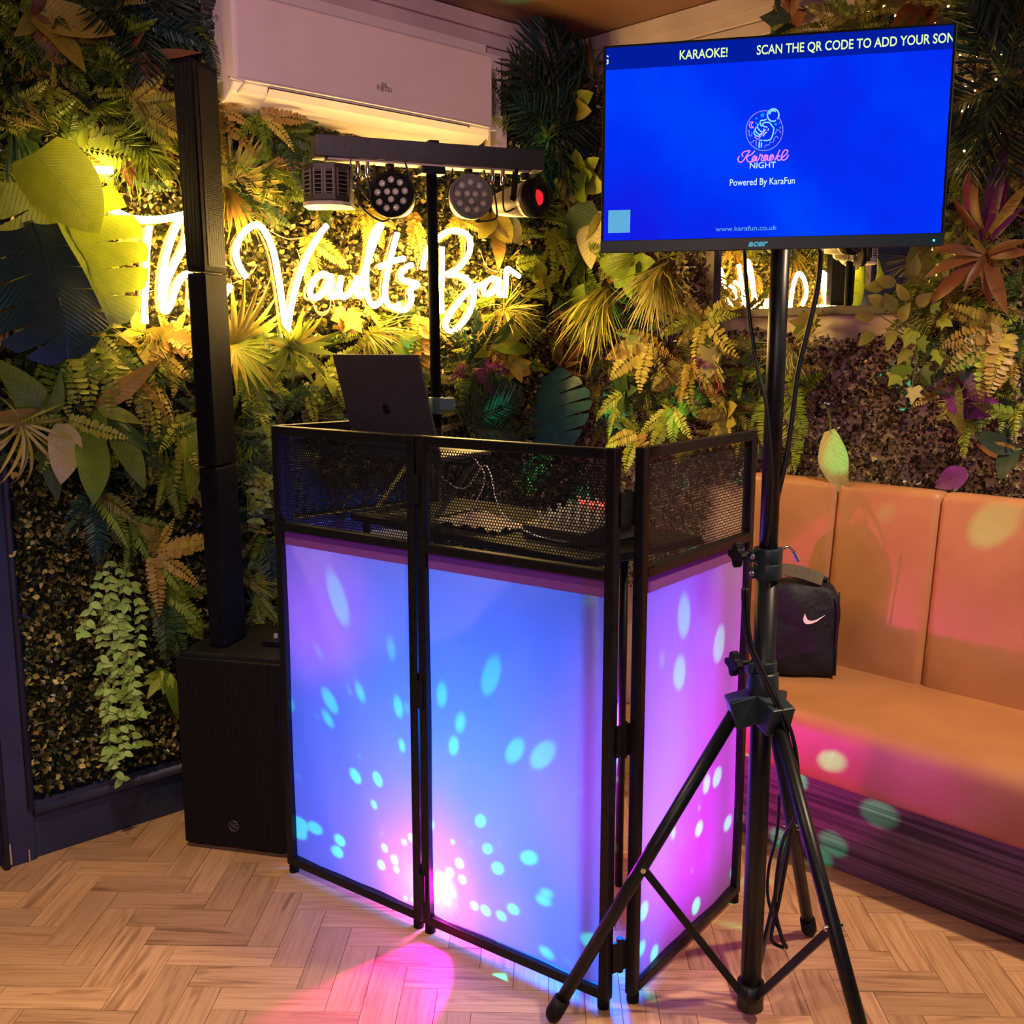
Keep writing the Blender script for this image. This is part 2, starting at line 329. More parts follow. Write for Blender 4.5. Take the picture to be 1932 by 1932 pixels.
pts_hedge('boxwood_mat', 'brownish small-leaved hedge mat on the right wall above the sofa', 52000, FR,
          [(.0, .72, .5, 2.44), (.7, 1.05, .95, 1.5), (1.05, 1.62, .95, 1.475), (1.6, 2.7, .95, 2.5)], .018, H2)

# ------------------------------------------------------------------ leaf shapes: base at the origin, length along +Y, face +Z
def ribbon(L, W, curve, prof, n=6, fold=.12, wave=0, tail=0):
    b = MB(); y = z = 0; th = 0; vs = []
    for i in range(n + 1):
        t = i / n; w = W * prof(t); th = curve * t ** 1.2; wv = wave * math.sin(t * 11)
        vs += [(-w, y, z + w * fold + wv * w), (0, y, z), (w, y, z + w * fold - wv * w)]
        y += L / n * math.cos(th); z -= L / n * math.sin(th)
    fs = []
    for i in range(n):
        for k in (0, 1): a = i * 3 + k; fs.append((a, a + 1, a + 4, a + 3))
    return b.add(vs, fs, True)
def frond(L, W, npair, curve, pw=.5, fwd=.35, shape=None, tooth=False, jit=.12, seed=0, rach=.004):
    r = random.Random(seed); b = MB(); y = z = 0; pts = []
    for i in range(13):
        t = i / 12; th = curve * t ** 1.3; pts.append((y, z, th)); y += L / 12 * math.cos(th); z -= L / 12 * math.sin(th)
    def at(t): k = min(int(t * 12), 11); f = t * 12 - k; a, c = pts[k], pts[k + 1]; return [a[q] + (c[q] - a[q]) * f for q in range(3)]
    for i in range(0, 12, 2):
        a, c = pts[i], pts[i + 2]; ra = rach * (1 - i / 14); b.add([(-ra, a[0], a[1] + .001), (ra, a[0], a[1] + .001), (ra * .7, c[0], c[1] + .001), (-ra * .7, c[0], c[1] + .001)], [(0, 1, 2, 3)])
    shape = shape or (lambda t: math.sin(PI * min(1, .12 + .88 * t) ** .75) ** .8 + .04)
    step = L / npair
    for i in range(npair):
        t = .06 + .94 * (i + .5) / npair; yy, zz, th = at(min(t, .999)); pl = W * shape(t) * r.uniform(.9, 1.08); pwid = step * pw * (.6 + .5 * shape(t))
        for s in (-1, 1):
            f = fwd + .35 * t + r.uniform(-jit, jit); dx, dy = s * math.cos(f), math.sin(f); dz = r.uniform(-.28, .12); tw = r.uniform(-.3, .3)
            T = lambda u, w, h=0: (u * dx * pl - w * dy * s * 1, yy + (u * dy * pl + w * abs(dx)) * math.cos(th), zz + u * pl * dz + w * tw + h - (u * dy * pl) * math.sin(th))
            if tooth:
                vs = [T(0, 0), T(.3, -pwid), T(.42, -pwid * .45), T(.62, -pwid * .85), T(.72, -pwid * .3), T(1, 0), T(.72, pwid * .3), T(.62, pwid * .85), T(.42, pwid * .45), T(.3, pwid)]
                b.add(vs, [(0, 1, 2, 8, 9), (2, 3, 4, 6, 7, 8), (4, 5, 6)])
            else:
                vs = [T(0, 0), T(.3, -pwid * .9), T(.75, -pwid * .7), T(1, 0, -pl * .08), T(.75, pwid * .7), T(.3, pwid * .9)]
                b.add(vs, [(0, 1, 2, 3), (0, 3, 4, 5)])
    return b
def fan(L, n, spread, seed=0, wid=.04, droop=.6):
    r = random.Random(seed); b = MB()
    for i in range(n):
        a = (i / (n - 1) - .5) * spread + r.uniform(-.04, .04); l = L * (1 - .28 * abs(i / (n - 1) - .5) * 2) * r.uniform(.92, 1.05); rb = ribbon(l, L * wid, droop * r.uniform(.5, 1.3), lambda t: (.35 + .65 * math.sin(PI * min(1, t * .9 + .12))) * (1 - t ** 4) + .03, 6, .5)
        ca, sa = math.cos(a), math.sin(a); b.add([(x * ca + y * sa, -x * sa + y * ca, z + r.uniform(-.002, .002)) for x, y, z in rb.v], rb.f, True)
    return b
def tuft(L, n, seed=0, wid=.004, spread=2.4, droop=1.6):
    r = random.Random(seed); b = MB()
    for i in range(n):
        a = r.uniform(-spread / 2, spread / 2); el = r.uniform(-.2, .9); rb = ribbon(L * r.uniform(.6, 1.1), wid * r.uniform(.7, 1.3), droop * r.uniform(.4, 1.25), lambda t: (1 - t) ** .6 * .9 + .08, 7, .3)
        M = Matrix.Rotation(-a, 3, 'Z') @ Matrix.Rotation(el, 3, 'X') @ Matrix.Rotation(r.uniform(-.8, .8), 3, 'Y'); b.add([M @ Vector(p) for p in rb.v], rb.f, True)
    return b
def monstera(L, nl=6, seed=0):
    r = random.Random(seed); b = MB(); W = L * .52
    wid = lambda t: W * (math.sin(PI * (t * .86 + .13)) ** .65)
    Z = lambda x, y: -.4 * x * x / L - .55 * max(0, y - L * .3) ** 2 / L + .012 * math.sin(9 * y / L) * abs(x) / W
    for s in (-1, 1):
        for k in range(nl):
            t0, t1 = k / nl, (k + 1) / nl; g = (t1 - t0) * (.13 if k else .02); rows = []
            for q in range(6):
                f = q / 5; cut = g * max(0, (f - .3) / .7) * 2; a0, a1 = t0 + cut * .5, t1 - cut * .5; row = []
                for j in range(4):
                    t = a0 + (a1 - a0) * j / 3; end = 1 - (.10 * abs(j / 3 - .45) if f == 1 else 0); x = s * wid(t) * f * end; y = t * L * .93 + f * L * .13 * (1 - .6 * t) - (f ** 2) * L * .16 * max(0, .45 - t) * 2
                    row.append((x, y, Z(x, y)))
                rows.append(row)
            vs = [p for row in rows for p in row]; fs = [(i * 4 + j, i * 4 + j + 1, i * 4 + j + 5, i * 4 + j + 4) for i in range(5) for j in range(3)]
            b.add(vs, fs, True)
    b.tube([(0, y * L * .93, Z(0, y * L * .93) + .002) for y in (0, .3, .6, .9)], [.005, .004, .003, .001], 5)
    return b
def ivy(L, seed=0):
    o = [(0, 0), (.28, -.12), (.5, .08), (.34, .3), (.56, .52), (.24, .58), (0, 1), (-.24, .58), (-.56, .52), (-.34, .3), (-.5, .08), (-.28, -.12)]
    vs = [(0, .32 * L, .03 * L)] + [(x * L, y * L, -.10 * L * (abs(x) * 2) ** 2 - .1 * L * y * y) for x, y in o]
    return MB().add(vs, [(0, i + 1, (i + 1) % 12 + 1) for i in range(12)])
lance = lambda t: math.sin(PI * min(1, .06 + t * .94) ** .8) ** .9 + .02
strap = lambda t: (.75 + .25 * math.sin(PI * t)) * (1 - max(0, (t - .55) / .45) ** 2) + .02
heart = lambda t: math.sin(PI * min(1, t * .8 + .2)) ** .7 * (1 - t * .1) + .01
SHAPES = {
 'fern': lambda s: frond(1, .17, 24, .9 + .25 * s, .52, seed=s), 'sword': lambda s: frond(1, .15, 15, .7 + .3 * s, .62, .15, seed=s + 10, jit=.2),
 'lacy': lambda s: frond(1, .30, 15, .8 + .2 * s, .55, .5, lambda t: (1 - t) ** .75 * .95 + .05, True, seed=s + 20), 'palm': lambda s: frond(1, .5, 17, .55 + .2 * s, .34, .55, lambda t: math.sin(PI * min(1, .2 + .8 * t) ** .9) ** .6 * .9 + .1, seed=s + 30, rach=.008),
 'fan': lambda s: fan(1, 13, 2.6, s), 'grass': lambda s: tuft(1, 30, s, .013), 'hang': lambda s: tuft(1, 22, s + 5, .013, .7, .9), 'spider': lambda s: ribbon(1, .024, 1.7 + .25 * s, strap, 9, .5),
 'blade': lambda s: ribbon(1, .06, .5 + .5 * s, strap, 8, .45, .1), 'lance': lambda s: ribbon(1, .15, .6 + .3 * s, lance, 9, .25, .12), 'tongue': lambda s: ribbon(1, .22, .5 + .35 * s, lance, 9, .2, .1),
 'heart': lambda s: ribbon(1, .36, .6 + .3 * s, heart, 8, .22, .08), 'oval': lambda s: ribbon(1, .26, .5 + .3 * s, lance, 6, .25), 'ivy': lambda s: ivy(1, s), 'monstera': lambda s: monstera(1, 6, s),
}
_cache = {}
def leaf_mesh(shape, var, m):
    if shape in ('heart', 'tongue', 'lance', 'oval', 'monstera', 'ivy'): m = veined(m)
    k = (shape, var, m)
    if k not in _cache:
        b = SHAPES[shape](var); me = bpy.data.meshes.new(shape + '_leaf'); me.from_pydata(b.v, [], b.f); me.polygons.foreach_set('use_smooth', [True] * len(b.f)); me.materials.append(LM[m]); _cache[k] = me
    return _cache[k]
PART = {'fern': 'frond', 'sword': 'frond', 'lacy': 'frond', 'palm': 'frond', 'fan': 'fan_leaf', 'grass': 'blades', 'hang': 'blades', 'monstera': 'leaf'}
def leaf_matrix(frame, phi, el, roll):
    t, n, u = frame; din = math.sin(phi) * t + math.cos(phi) * u; y = din * math.cos(el) + n * math.sin(el); z = n * math.cos(el) - din * math.sin(el); x = np.cross(y, z)
    return Matrix(np.array([x, y, z]).T.tolist()) @ Matrix.Rotation(roll, 3, 'Y')
WALLS = {'L': (on_left, (V(-1, 0, 0), V(0, 1, 0), V(0, 0, 1))), 'R': (on_right, (V(0, 1, 0), V(1, 0, 0), V(0, 0, 1)))}
def add_leaf(root, frame, shape, m, size, phi, el, roll=0, var=0, base=(0, 0, 0), wscale=1, name=None):
    me = leaf_mesh(shape, var, m); o = bpy.data.objects.new(name or PART.get(shape, 'leaf'), me); COL.objects.link(o); o.parent = root
    R = leaf_matrix(frame, phi, el, roll); S = Matrix.Diagonal((size * wscale, size, size)); o.matrix_basis = Matrix.Translation(Vector(base)) @ (R @ S).to_4x4()
    if shape in ('grass', 'hang'): o['kind'] = 'stuff'
    return o
PXM = 640.0
def plant(wall, px, py, name, cat, label, leaves, off=.045, group=None, stem=True):
    """leaves: rows of (shape, material, length px, angle deg clockwise from up[, lift deg[, count, spread deg[, width]]])"""
    f, fr = WALLS[wall]; p = f(px, py, off); root = thing(name, label, cat, tuple(p), group); rr = random.Random(int(px * 7 + py * 13))
    ppm = FPX / float((p - CAM) @ FW)
    for row in leaves:
        shape, m, L, phi = row[:4]; el = row[4] if len(row) > 4 else 38; n = row[5] if len(row) > 5 else 1; sp = row[6] if len(row) > 6 else 0; ws = row[7] if len(row) > 7 else 1
        for k in range(n):
            a = phi + (sp * (k / (n - 1) - .5) + rr.uniform(-9, 9) if n > 1 else 0); l = L / ppm * (rr.uniform(.75, 1.12) if n > 1 else 1) * 1.12
            add_leaf(root, fr, shape, m, l, math.radians(a), math.radians(el + (rr.uniform(-16, 16) if n > 1 else 0)), rr.uniform(-.45, .45), rr.randrange(2), (rr.uniform(-.012, .012),) * 3 if n > 1 else (0, 0, 0), ws)
    if stem:
        b = MB(); n_ = fr[1]; b.lathe(p - n_ * .05, n_, [(0, .006), (.05, .006)], 6); b.build('stem', LM['stem'], root)
    return root

# ------------------------------------------------------------------ undergrowth between the plants (one mass per wall)
def undergrowth(name, label, wall, spots, mats_, n_, seed):
    r = random.Random(seed); f, fr = WALLS[wall]; groups = {}
    for i in range(n_):
        x0, x1, y0, y1 = r.choice(spots); p = f(r.uniform(x0, x1), r.uniform(y0, y1), r.uniform(.03, .08)); sh = r.choice(['fern', 'fern', 'sword', 'lacy', 'fern', 'hang', 'lacy', 'sword']); L = r.uniform(.08, .16)
        b = _ug.setdefault((sh, i % 2), SHAPES[sh](i % 2)); R = np.array((leaf_matrix(fr, math.radians(r.uniform(60, 300)), math.radians(r.uniform(20, 65)), r.uniform(-.6, .6)))) * L
        vs = np.array(b.v) @ R.T + p; g = groups.setdefault(r.choice(mats_), [[], [], 0]); g[1] += [tuple(q + g[2] for q in fa) for fa in b.f]; g[0].append(vs); g[2] += len(vs)
    vs, fs, mi, o_ = [], [], [], 0; me = bpy.data.meshes.new(name)
    for k, (m, g) in enumerate(groups.items()):
        me.materials.append(LM[m]); vs += g[0]; fs += [tuple(q + o_ for q in fa) for fa in g[1]]; mi += [k] * len(g[1]); o_ += g[2]
    me.from_pydata(np.concatenate(vs).tolist(), [], fs); me.polygons.foreach_set('material_index', mi); me.polygons.foreach_set('use_smooth', [True] * len(fs))
    o = bpy.data.objects.new(name, me); COL.objects.link(o); tag(o, label, 'foliage', kind='stuff')
_ug = {}
undergrowth('undergrowth', 'mixed small fern sprigs filling the gaps on the left plant wall', 'L',
            [(0, 430, 0, 300), (0, 330, 0, 300), (0, 240, 300, 900), (60, 340, 620, 860), (430, 640, 210, 400), (430, 620, 600, 900), (640, 1000, 560, 840), (950, 1080, 150, 640), (420, 530, 800, 1180)],
            ['green', 'deep', 'dark', 'green', 'deep', 'olive', 'lime'], 850, 3)
undergrowth('undergrowth', 'mixed small leaves and sprigs filling the gaps on the right plant wall', 'R',
            [(1090, 1330, 100, 840), (1090, 1330, 480, 840), (1320, 1530, 640, 860), (1800, 1940, 0, 760), (1560, 1940, 0, 80), (1790, 1940, 400, 820), (1730, 1800, 480, 620)],
            ['green', 'olive', 'dark', 'deep', 'gold', 'lime', 'olive'], 700, 4)

# ------------------------------------------------------------------ plants fixed on the left wall (positions read on the wall plane)
P = plant
P('L', 62, 28, 'calathea', 'plant', 'broad tongue-leaved plant with brown and yellow leaves, top left corner', [('tongue', 'tongue', 135, 95, 35), ('tongue', 'tongue', 120, 138, 30), ('tongue', 'bronze', 90, 160, 25), ('lance', 'rust', 55, 20, 40), ('tongue', 'olive', 70, 215, 40)], .09)
P('L', 30, 60, 'lacy_fern', 'fern', 'grey-green lacy fern below the tongue-leaved plant, left edge', [('lacy', 'deep', 75, 175, 45, 5, 220)], .06)
P('L', 75, 110, 'dwarf_fern', 'fern', 'small orange-brown curled fern at upper left', [('sword', 'gold', 62, 190, 45, 5, 150), ('sword', 'gold', 55, 15, 50)], .08)
P('L', 100, 168, 'sword_fern', 'fern', 'bright yellow-green fern spray below the orange-brown fern', [('sword', 'lime', 85, 180, 30, 1, 0, 1.7), ('sword', 'lime', 65, 240, 40), ('sword', 'lime', 70, 125, 40), ('sword', 'yellow', 45, 0, 40)], .10)
P('L', 30, 165, 'sword_fern', 'fern', 'single yellow-brown fern frond drooping at the left edge', [('sword', 'gold', 80, 152, 35), ('sword', 'deep', 70, 210, 40, 3, 60)], .08)
P('L', 205, 105, 'boston_fern', 'fern', 'small green fern left of the bronze strap plant', [('fern', 'green', 70, 195, 40, 4, 120), ('fern', 'lime', 70, 165, 35)], .07)
P('L', 215, 122, 'bromeliad', 'plant', 'bronze strap-leaved plant fanning out beside the top of the black column', [('blade', 'bronze', 150, 72, 30), ('blade', 'bronze', 140, 84, 30), ('blade', 'bronze', 110, 100, 40), ('blade', 'bronze', 120, 118, 30), ('blade', 'gold', 120, 128, 40), ('blade', 'bronze', 190, 122, 25), ('blade', 'olive', 180, 132, 25), ('blade', 'bronze', 190, 144, 25), ('blade', 'olive', 175, 152, 28), ('blade', 'bronze', 80, 40, 40)], .07)
P('L', 190, 232, 'cordyline', 'plant', 'dark bronze strap leaves hanging over the yellow fern left of the column', [('blade', 'bronze', 120, 168, 28), ('blade', 'rust', 110, 158, 32), ('blade', 'bronze', 125, 150, 28), ('blade', 'rust', 60, 190, 40)], .08)
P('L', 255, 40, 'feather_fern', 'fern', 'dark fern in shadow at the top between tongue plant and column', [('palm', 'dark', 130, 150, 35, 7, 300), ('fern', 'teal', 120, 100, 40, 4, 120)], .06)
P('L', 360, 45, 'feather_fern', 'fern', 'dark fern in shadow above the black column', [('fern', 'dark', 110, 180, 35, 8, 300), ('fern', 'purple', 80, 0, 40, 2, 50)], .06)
P('L', 405, 130, 'feather_fern', 'fern', 'blue-dark fern squeezed between black column and air conditioner', [('fern', 'teal', 110, 200, 35, 7, 320)], .06)
P('L', 240, 200, 'boston_fern', 'fern', 'yellow fern with frond pointing right at the column, below bronze straps', [('fern', 'yellow', 120, 118, 30), ('fern', 'lime', 115, 80, 30), ('fern', 'lime', 110, 135, 25), ('fern', 'yellow', 90, 50, 40), ('fern', 'green', 90, 250, 40)], .10)
P('L', 125, 270, 'boston_fern', 'fern', 'wide bright fern just above the big monstera leaf', [('sword', 'lime', 130, 105, 30, 1, 0, 1.8), ('fern', 'lime', 110, 75, 35), ('fern', 'yellow', 110, 128, 30), ('fern', 'lime', 80, 235, 40), ('fern', 'green', 80, 0, 40), ('fern', 'green', 85, 45, 40)], .10)
P('L', 20, 235, 'spider_plant', 'plant', 'long dark green strap leaves hanging at left edge above the monstera', [('spider', 'deep', 150, 175, 40, 6, 110), ('blade', 'deep', 120, 160, 30, 3, 60)], .07)
P('L', 262, 285, 'grass_tuft', 'grass', 'bright green grass tuft spilling down left of the black column', [('grass', 'lime', 120, 180, 40), ('grass', 'green', 110, 165, 45), ('grass', 'lime', 100, 200, 40)], .07)
mo = P('L', 70, 318, 'monstera', 'plant', 'huge bright yellow monstera leaf left of the sign', [], .16)
fr_ = WALLS['L'][1]
add_leaf(mo, fr_, 'monstera', 'bigleaf', .44, math.radians(158), math.radians(12), .2, 0, (0, 0, 0), .80); add_leaf(mo, fr_, 'heart', 'bigleaf', .24, math.radians(150), math.radians(28), .2, 0, (.02, .05, .03), 1.1)
mo = P('L', 60, 420, 'monstera', 'plant', 'dark shaded monstera leaf below the huge yellow one', [], .20)
add_leaf(mo, fr_, 'monstera', 'bigdark', .36, math.radians(165), math.radians(8), -.2, 1, (0, 0, 0), 1.1)
P('L', 150, 588, 'pothos', 'plant', 'yellow-green pointed leaves below the monstera, left of the letter T', [('lance', 'lime', 75, 110, 35, 1, 0, 1.3), ('lance', 'lime', 70, 65, 40, 1, 0, 1.3), ('lance', 'yellow', 70, 150, 40, 1, 0, 1.3), ('lance', 'lime', 60, 25, 40, 1, 0, 1.3)], .10)
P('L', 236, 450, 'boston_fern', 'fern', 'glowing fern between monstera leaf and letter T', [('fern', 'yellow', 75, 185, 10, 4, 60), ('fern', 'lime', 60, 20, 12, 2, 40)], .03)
P('L', -5, 520, 'spider_plant', 'plant', 'yellow-green ribbon leaves drooping along the left edge at sign height', [('spider', 'yellow', 190, 168, 40, 6, 50), ('spider', 'lime', 140, 150, 45, 3, 60)], .10)
P('L', 130, 600, 'sword_fern', 'fern', 'large fern with rounded leaflets hanging left of the column below the sign', [('sword', 'lime', 150, 185, 28, 1, 0, 1.5), ('sword', 'lime', 165, 170, 28, 1, 0, 1.5), ('sword', 'green', 170, 200, 30, 1, 0, 1.5), ('sword', 'lime', 150, 155, 30, 1, 0, 1.4), ('sword', 'green', 130, 215, 35), ('sword', 'lime', 110, 130, 35), ('sword', 'green', 90, 90, 40), ('sword', 'green', 90, 270, 40)], .10)
P('L', 65, 600, 'lacy_fern', 'fern', 'dark lacy fern at left edge below the dark monstera', [('lacy', 'deep', 110, 190, 38, 5, 160)], .06)
P('L', 320, 640, 'maidenhair_fern', 'fern', 'golden curled fern touching the column under the letter T', [('sword', 'gold', 80, 185, 35, 5, 190), ('sword', 'yellow', 75, 20, 35, 3, 80), ('oval', 'gold', 50, 60, 40, 4, 180)], .09)
P('L', 262, 640, 'dwarf_fern', 'fern', 'yellow leafy fern at the foot of the letter T', [('oval', 'yellow', 60, 90, 40, 6, 330), ('sword', 'yellow', 90, 175, 30, 3, 90)], .07)
P('L', 183, 770, 'birds_nest_fern', 'plant', 'olive strap leaf curving up right beside the column', [('lance', 'gold', 135, 48, 30, 1, 0, .8), ('lance', 'green', 90, 190, 35), ('lance', 'lime', 80, 110, 40)], .11)
P('L', 92, 790, 'birds_nest_fern', 'plant', 'broad dark green and brown tongue leaves at the left edge', [('tongue', 'green', 145, 318, 25, 1, 0, .8), ('tongue', 'tongue', 110, 272, 25, 1, 0, .8), ('lance', 'green', 90, 10, 40)], .12)
P('L', 250, 690, 'sword_fern', 'fern', 'pair of yellow fern fronds hanging beside the column at mid height', [('sword', 'lime', 140, 160, 25), ('sword', 'gold', 120, 148, 30), ('sword', 'olive', 120, 178, 30)], .09)
P('L', 95, 668, 'sword_fern', 'fern', 'green fern hanging between the dark monstera and the spider plant', [('sword', 'lime', 110, 170, 28, 1, 0, 1.4), ('sword', 'green', 110, 192, 28, 1, 0, 1.4), ('sword', 'lime', 90, 145, 32), ('fern', 'green', 80, 215, 35), ('sword', 'lime', 70, 110, 40)], .10)
P('L', 215, 655, 'sword_fern', 'fern', 'yellow-green fern below the monstera leaf, left of the golden curled fern', [('sword', 'lime', 120, 195, 26, 1, 0, 1.4), ('sword', 'yellow', 105, 172, 28, 1, 0, 1.4), ('sword', 'lime', 90, 225, 34), ('sword', 'green', 85, 140, 36)], .10)
P('L', 318, 865, 'boston_fern', 'fern', 'green fern hanging over the hedge just left of the column', [('fern', 'green', 110, 178, 28, 1, 0, 1.3), ('fern', 'lime', 95, 200, 30), ('fern', 'green', 95, 155, 30), ('lacy', 'green', 75, 225, 38)], .08)
P('L', 38, 800, 'spider_plant', 'plant', 'variegated spider plant with pale drooping blades at left edge', [('spider', 'yellow', 120, 180, 42, 9, 170), ('spider', 'pale', 110, 175, 45, 6, 150), ('spider', 'lime', 80, 20, 45, 5, 120)], .12)
P('L', 120, 790, 'sword_fern', 'fern', 'fern with curled fronds above the two big pointed leaves', [('sword', 'lime', 85, 265, 30), ('sword', 'lime', 105, 200, 30), ('sword', 'green', 110, 165, 30), ('sword', 'lime', 120, 140, 30), ('sword', 'lime', 110, 115, 35)], .12)
P('L', 118, 800, 'anthurium', 'plant', 'pale pointed leaf hanging over the hedge at left', [('tongue', 'pale', 105, 186, 22, 1, 0, 1.25)], .15, stem=False)
P('L', 165, 815, 'anthurium', 'plant', 'bright green pointed leaf hanging right of the pale one', [('tongue', 'green', 125, 182, 22, 1, 0, 1.1)], .15, stem=False)
P('L', 205, 790, 'hart_tongue_fern', 'plant', 'long green tongue leaf curving down toward the column', [('lance', 'green', 140, 160, 25), ('lance', 'deep', 90, 135, 35)], .12, stem=False)
P('L', 85, 830, 'hart_tongue_fern', 'plant', 'narrow dark green leaf hanging below the spider plant', [('lance', 'deep', 110, 180, 25)], .10, stem=False)
P('L', 255, 800, 'dwarf_fern', 'fern', 'few small leaves in the dark gap left of the column', [('oval', 'deep', 55, 130, 40, 4, 160), ('oval', 'olive', 50, 190, 35)], .07)
P('L', 345, 790, 'crested_fern', 'fern', 'bright green wavy fern hanging against the column', [('lance', 'lime', 150, 178, 25, 1, 0, .9), ('sword', 'lime', 130, 190, 30), ('lance', 'green', 150, 170, 28, 1, 0, .8), ('sword', 'lime', 90, 235, 40), ('sword', 'green', 80, 140, 40)], .09)
P('L', 175, 925, 'holly_fern', 'fern', 'big dark blue-green fern on the hedge above the trailing vine', [('fern', 'deep', 125, 165, 30), ('fern', 'teal', 130, 190, 30), ('fern', 'deep', 110, 215, 35), ('fern', 'deep', 140, 178, 25), ('fern', 'green', 120, 150, 35), ('fern', 'olive', 100, 130, 40), ('fern', 'teal', 80, 245, 40)], .10)
P('L', 245, 985, 'boston_fern', 'fern', 'green fern frond reaching right above the golden fern', [('fern', 'green', 110, 150, 30, 3, 70), ('lance', 'olive', 70, 130, 35)], .08)
P('L', 288, 1045, 'boston_fern', 'fern', 'golden fern with orange-tipped fronds left of the column base', [('sword', 'gold', 115, 72, 30), ('sword', 'yellow', 115, 86, 30), ('sword', 'gold', 105, 125, 32), ('sword', 'yellow', 100, 182, 28), ('sword', 'gold', 110, 190, 35), ('sword', 'olive', 75, 350, 40), ('sword', 'yellow', 75, 20, 40), ('fern', 'green', 100, 150, 35)], .12)
P('L', 300, 1110, 'boston_fern', 'fern', 'green fern hanging behind the left edge of the subwoofer', [('fern', 'green', 130, 155, 30), ('fern', 'deep', 150, 172, 28), ('fern', 'deep', 140, 185, 30), ('fern', 'green', 110, 130, 35), ('fern', 'green', 100, 105, 40)], .09)
P('L', 305, 1265, 'crested_fern', 'fern', 'small lime leaves low on the hedge beside the subwoofer', [('lance', 'lime', 55, 255, 35, 3, 50), ('lance', 'green', 95, 165, 28), ('oval', 'lime', 40, 200, 40, 3, 60)], .08)
P('L', 440, 650, 'fan_palm', 'palm', 'yellow fan palm spreading right of the column below the sign', [('fan', 'yellow', 135, 30, 30), ('fan', 'lime', 120, 95, 30), ('fan', 'yellow', 110, 150, 35)], .07)
P('L', 425, 352, 'fan_palm', 'palm', 'big fan palm right of the column below the air conditioner', [('fan', 'yellow', 125, 85, 25), ('fan', 'gold', 120, 135, 22), ('fan', 'olive', 120, 40, 30), ('fan', 'yellow', 110, 172, 25)], .06)
P('L', 545, 655, 'dracaena', 'plant', 'spiky yellow-green rosette under the tip of the letter V', [('blade', 'lime', 85, 180, 45, 14, 330), ('blade', 'yellow', 75, 20, 50, 6, 200)], .12)
P('L', 470, 700, 'lacy_fern', 'fern', 'drooping yellow-green fern above the left corner of the booth', [('lacy', 'lime', 105, 150, 30, 4, 110), ('lacy', 'green', 100, 185, 30, 2, 40)], .09)
P('L', 572, 720, 'sword_fern', 'fern', 'single fern frond hanging below the spiky rosette', [('sword', 'lime', 85, 172, 25), ('sword', 'green', 60, 140, 35)], .08)
P('L', 612, 700, 'crested_fern', 'fern', 'lime fern leaves left of the laptop lid', [('sword', 'lime', 75, 130, 35, 4, 150), ('lance', 'lime', 60, 200, 35, 2, 60)], .08)
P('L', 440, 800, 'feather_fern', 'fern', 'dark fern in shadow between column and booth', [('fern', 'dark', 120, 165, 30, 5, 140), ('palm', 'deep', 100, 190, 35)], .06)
P('L', 500, 1010, 'boston_fern', 'fern', 'green fern squeezed behind the left post of the booth', [('fern', 'green', 95, 180, 30, 4, 110), ('fern', 'teal', 110, 200, 30, 2, 40)], .08)
P('L', 480, 1120, 'boston_fern', 'fern', 'yellow-green fern just above the subwoofer controls', [('fern', 'green', 75, 130, 35, 4, 160), ('fern', 'lime', 65, 40, 40, 3, 90), ('fern', 'lime', 70, 175, 30)], .08)
P('L', 395, 205, 'sword_fern', 'fern', 'golden fern right of the column below the dark fern', [('sword', 'gold', 95, 155, 30, 4, 100), ('sword', 'gold', 60, 60, 40, 2, 60)], .09)
P('L', 490, 215, 'sword_fern', 'fern', 'golden fern fronds under the left end of the air conditioner', [('sword', 'gold', 95, 55, 25), ('sword', 'gold', 95, 95, 30), ('sword', 'yellow', 85, 130, 30), ('fern', 'green', 90, 180, 35), ('fern', 'green', 80, 230, 35)], .14)
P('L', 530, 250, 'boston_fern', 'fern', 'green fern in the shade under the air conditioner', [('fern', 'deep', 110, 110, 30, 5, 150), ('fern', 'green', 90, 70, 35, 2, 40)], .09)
P('L', 500, 310, 'sword_fern', 'fern', 'yellow fern frond pointing right left of the effect light', [('sword', 'yellow', 110, 118, 28), ('sword', 'gold', 80, 85, 35), ('fern', 'green', 80, 160, 35, 2, 60)], .10)
P('L', 575, 440, 'boston_fern', 'fern', 'yellow fern behind the hook of the letter V', [('fern', 'yellow', 100, 130, 25), ('fern', 'gold', 100, 160, 25), ('fern', 'yellow', 90, 190, 28)], .05)
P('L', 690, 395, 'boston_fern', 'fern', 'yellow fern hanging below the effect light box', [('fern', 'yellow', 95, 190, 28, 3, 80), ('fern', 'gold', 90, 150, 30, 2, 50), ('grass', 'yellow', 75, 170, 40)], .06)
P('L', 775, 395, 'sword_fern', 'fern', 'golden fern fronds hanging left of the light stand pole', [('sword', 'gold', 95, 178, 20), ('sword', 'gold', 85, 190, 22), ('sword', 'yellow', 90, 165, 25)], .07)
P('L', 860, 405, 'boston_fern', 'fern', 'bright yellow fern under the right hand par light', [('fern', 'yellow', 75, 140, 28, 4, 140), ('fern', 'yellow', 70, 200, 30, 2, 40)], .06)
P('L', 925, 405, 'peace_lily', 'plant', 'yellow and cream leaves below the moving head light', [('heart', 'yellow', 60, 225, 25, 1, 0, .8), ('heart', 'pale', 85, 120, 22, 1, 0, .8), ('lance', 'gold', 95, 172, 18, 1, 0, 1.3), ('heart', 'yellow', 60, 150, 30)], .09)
P('L', 655, 600, 'ivy', 'ivy', 'yellow ivy leaves under the letters a and u', [('ivy', 'yellow', 38, 150, 40, 5, 260), ('ivy', 'gold', 40, 190, 35, 3, 120)], .07)
P('L', 690, 630, 'grass_tuft', 'grass', 'grass tuft and blades above the laptop lid', [('grass', 'lime', 95, 130, 35), ('grass', 'yellow', 90, 160, 35)], .09)
